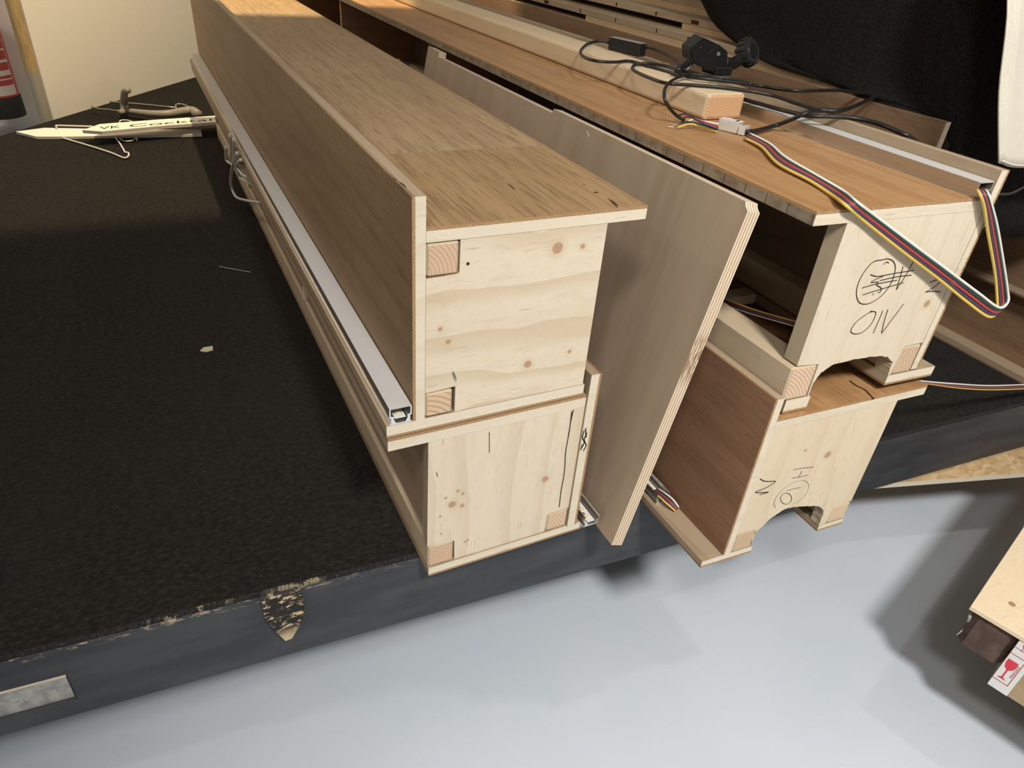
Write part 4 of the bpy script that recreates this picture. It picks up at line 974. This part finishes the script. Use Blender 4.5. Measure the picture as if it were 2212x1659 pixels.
# curls of splinter on the plywood and box top
o = obj('wood_shaving', bm_tube([PX(1267, 283, 0.396), PX(1271, 290, 0.395), PX(1273, 296, 0.394)], 0.0006, 5, 4), MAT['chip_wood']); props(o, 'tiny wood shaving clinging to the plywood sheet', 'shaving')

# ------------------------------------------------------------------ fire extinguisher
ec = PY(4, 248, 4.42); er = 0.117
T = thing('fire_extinguisher', tuple(ec), 'red fire extinguisher with black foot ring at the far left edge', 'fire extinguisher')
ex, ey, ez = ec.x+0.0, ec.y, ec.z
obj('cylinder', bm_lathe((ex, ey, ez), [(er*0.97, 0.103), (er, 0.115), (er, 0.55), (er*0.92, 0.59), (er*0.6, 0.63), (er*0.3, 0.645)]), MAT['red'], T, smooth=True)
obj('foot_ring', bm_lathe((ex, ey, ez), [(er*1.06, 0.0), (er*1.07, 0.005), (er*1.05, 0.108), (er*0.98, 0.113)]), MAT['rubber'], T, smooth=True, label='black plastic foot ring')
def label_arc(z0, z1, a0, a1, rr, mat, name):
    bm = bmesh.new(); n_ = 16; A = []; B = []
    for k in range(n_+1):
        a = math.radians(a0+(a1-a0)*k/n_)
        A.append(bm.verts.new((ex+math.cos(a)*rr, ey+math.sin(a)*rr, ez+z0))); B.append(bm.verts.new((ex+math.cos(a)*rr, ey+math.sin(a)*rr, ez+z1)))
    for k in range(n_): bm.faces.new((A[k], A[k+1], B[k+1], B[k]))
    return obj(name, bm, mat, T, smooth=True)
label_arc(0.124, 0.41, -150, -20, er+0.0006, MAT['label'], 'label')
for z0, z1 in ((0.176, 0.205), (0.212, 0.228), (0.255, 0.295), (0.31, 0.355), (0.365, 0.405)): label_arc(z0, z1, -148, -22, er+0.0010, MAT['red_label'], 'label_print')
obj('gauge', bm_cyl((ex+0.035, ey-er*0.97, ez+0.45), (0, -1, 0), 0.036, 0.012, 20), MAT['black'], T)
obj('hose', bm_tube([(ex+0.02, ey-0.02, ez+0.66), (ex+0.09, ey-0.09, ez+0.61), (ex+0.08, ey-0.15, ez+0.55), (ex, ey-0.16, ez+0.54)], 0.008, 8), MAT['black'], T, smooth=True)
obj('valve', bm_cyl((ex, ey, ez+0.64), (0, 0, 1), 0.03, 0.07, 16), MAT['alu'], T)
obj('wall_bracket', bm_box(ex-0.02, ex+0.02, ey+er*0.9, 4.62, ez+0.40, ez+0.44), MAT['black'], T)

# ------------------------------------------------------------------ OSB sheet under the stage and its bearer
zo = -0.478
pa, pb_ = PZ(1880, 1047, zo), PZ(2260, 1018, zo); dv = (pb_-pa).normalized(); nv_ = Vector((-dv.y, dv.x, 0))
bm = bmesh.new(); cs = [pa, pa+dv*1.4, pa+dv*1.4+nv_*0.9, pa+nv_*0.9]
va = [bm.verts.new(p - Vector((0, 0, 0.014))) for p in cs]; vb = [bm.verts.new(p) for p in cs]
bm.faces.new(va[::-1]); bm.faces.new(vb)
for i in range(4):
    f = bm.faces.new((va[i], va[(i+1) % 4], vb[(i+1) % 4], vb[i])); f.material_index = 1
o = obj('osb_sheet', bm, [MAT['osb'], MAT['core']]); props(o, 'flaky OSB sheet stored flat under the stage at the right', 'osb board')
q = pa + dv*0.95 + nv_*0.5
o = obj('support_timber', bm_box(q.x-0.06, q.x+0.06, q.y-0.30, q.y+0.30, FLZ, zo-0.0142, 0.002), MAT['timber']); props(o, 'wooden bearer under the OSB sheet beneath the stage', 'timber')
for k, (x, y) in enumerate(((-2.2, 0.5), (-0.5, 0.5), (0.9, 0.8), (-1.2, 1.5), (0.0, 2.0), (2.6, 1.0), (2.6, 3.0), (0.9, 3.5))):
    obj('stage_leg', bm_box(x-0.05, x+0.05, y-0.05, y+0.05, FLZ, STZ-0.0125, 0.002), MAT['fascia'], stage)

# ------------------------------------------------------------------ packages at the lower right
zc = -0.40
A0 = PZ(2097, 1309, zc); A1 = PZ(2212, 1137, zc); A2 = PZ(2212, 1384, zc)
e1 = (A1-A0).normalized(); e2 = Vector((e1.y, -e1.x, 0))
if e2.dot(A2-A0) < 0: e2 = -e2
def pk(a, b, c, d, z0, z1, bev=0.0, jit=0.0):
    bm = bm_box(a, b, c, d, z0, z1, bev)
    for v in bm.verts:
        q = A0 + e1*v.co.x + e2*v.co.y; v.co = Vector((q.x + random.uniform(-jit, jit), q.y + random.uniform(-jit, jit), v.co.z))
    return bm
MAT['lid_face'] = spruce('pale_plywood_lid', 'X', light=(0.80, 0.66, 0.46), dark=(0.72, 0.55, 0.35), strength=0.4, seed=8)
o = obj('birch_plywood', pk(0, 0.8, 0, 0.5, zc-0.009, zc, 0.0006), [MAT['lid_face']]); props(o, 'pale plywood panel on top of the packages at the lower right corner', 'plywood')
kn = PZ(2186, 1305, zc)
bmk = bm_cyl((kn.x, kn.y, zc), (0, 0, 1), 0.006, 0.0003, 14); obj('knot', bmk, MAT['vedge'], o)
T = thing('padded_parcel', (A0.x+0.1, A0.y+0.05, -0.503), 'brown padded parcel under the pale plywood panel', 'parcel')
obj('padding', pk(0.006, 0.75, 0.008, 0.0825, -0.503, zc-0.0095, 0.012, 0.001), MAT['wrap'], T)
obj('film_edge', bm_tube([PP(2096, 1330, (0, 1, 0), (0, A0.y-0.004, 0)), PP(2090, 1348, (0, 1, 0), (0, A0.y-0.004, 0)), PP(2078, 1362, (0, 1, 0), (0, A0.y-0.004, 0)), PP(2066, 1372, (0, 1, 0), (0, A0.y-0.004, 0))], lambda s: 0.0030*(1-0.8*s), 6, 4), MAT['film'], T)
T = thing('cardboard_box', tuple(A0 + e2*0.25 + Vector((0, 0, FLZ-A0.z))), 'cardboard box closed with white and red FRAGILE tape at the lower right', 'cardboard box')
zcb = -0.534
cbx = obj('carton', pk(0.0, 0.60, 0.0835, 0.50, zcb, zc-0.0095, 0.001), MAT['cardboard'], T)
def face(b0, b1, z0, z1, mat, name, dd, parent):     # flat print on the carton's front face
    bm = bmesh.new(); vs = [bm.verts.new(A0 + e1*(-dd) + e2*b_ + Vector((0, 0, z_-A0.z))) for b_, z_ in ((b0, z0), (b1, z0), (b1, z1), (b0, z1))]
    bm.faces.new(vs); return obj(name, bm, mat, parent)
tp = face(0.0836, 0.1160, zcb+0.0005, zc-0.0097, MAT['tape'], 'fragile_tape', 0.0011, T); tp['label'] = 'white packing tape with red FRAGILE print'
for (b0, b1, z0, z1) in ((0.0836, 0.1085, -0.5125, -0.5112), (0.0836, 0.1085, -0.4425, -0.4413), (0.1076, 0.1086, -0.5125, -0.4415), (0.0836, 0.1085, -0.4265, -0.4255)):
    face(b0, b1, z0, z1, MAT['tape_line'], 'tape_frame_line', 0.0015, tp)
def glass(zc_, sc, name):
    pr = [(-0.0075, 0.030), (0.0075, 0.030), (0.0080, 0.020), (0.006, 0.011), (0.0012, 0.006), (0.0012, -0.012), (0.0065, -0.017), (-0.0065, -0.017), (-0.0012, -0.012), (-0.0012, 0.006), (-0.006, 0.011), (-0.0080, 0.020)]
    bm = bmesh.new(); bm.faces.new([bm.verts.new(A0 + e1*(-0.0015) + e2*(0.0945+x*sc) + Vector((0, 0, zc_+z*sc-A0.z))) for x, z in pr]); obj(name, bm, MAT['tape_red'], tp)
glass(-0.487, 1.05, 'glass_symbol'); glass(-0.421, 0.35, 'glass_symbol')
pa_ = A0 + e1*(-0.0015) + e2*0.1065 + Vector((0, 0, -0.492-A0.z)); pb2 = A0 + e1*(-0.0015) + e2*0.1065 + Vector((0, 0, -0.460-A0.z))
obj('tape_lettering', text_bm('FRAGILE', pa_, pb2, e2*-0.0052, 0.0), MAT['tape_line'], tp, label='red lettering FRAGILE')
o = obj('transport_dolly', pk(0.06, 0.55, 0.24, 0.48, FLZ, zcb-0.0005, 0.002), MAT['fascia']); props(o, 'dark dolly carrying the cardboard box at the lower right', 'dolly')

# ------------------------------------------------------------------ lamp that throws the warm light, with an added flap blocking it towards the front (out of frame, overhead)
T = thing('track_spotlight', (0.25, 2.137, 2.32), 'black track spotlight above the stage with an added light-blocking flap', 'spotlight')
obj('lamp_housing', bm_cyl((0.25, 2.137, 2.34), (0, 0.15, 1), 0.05, 0.16, 20), MAT['black'], T)
obj('light_blocker', bm_box(-0.55, 1.05, 1.3, 2.137-0.0732+0.0, 1.899, 1.901), MAT['black'], T)
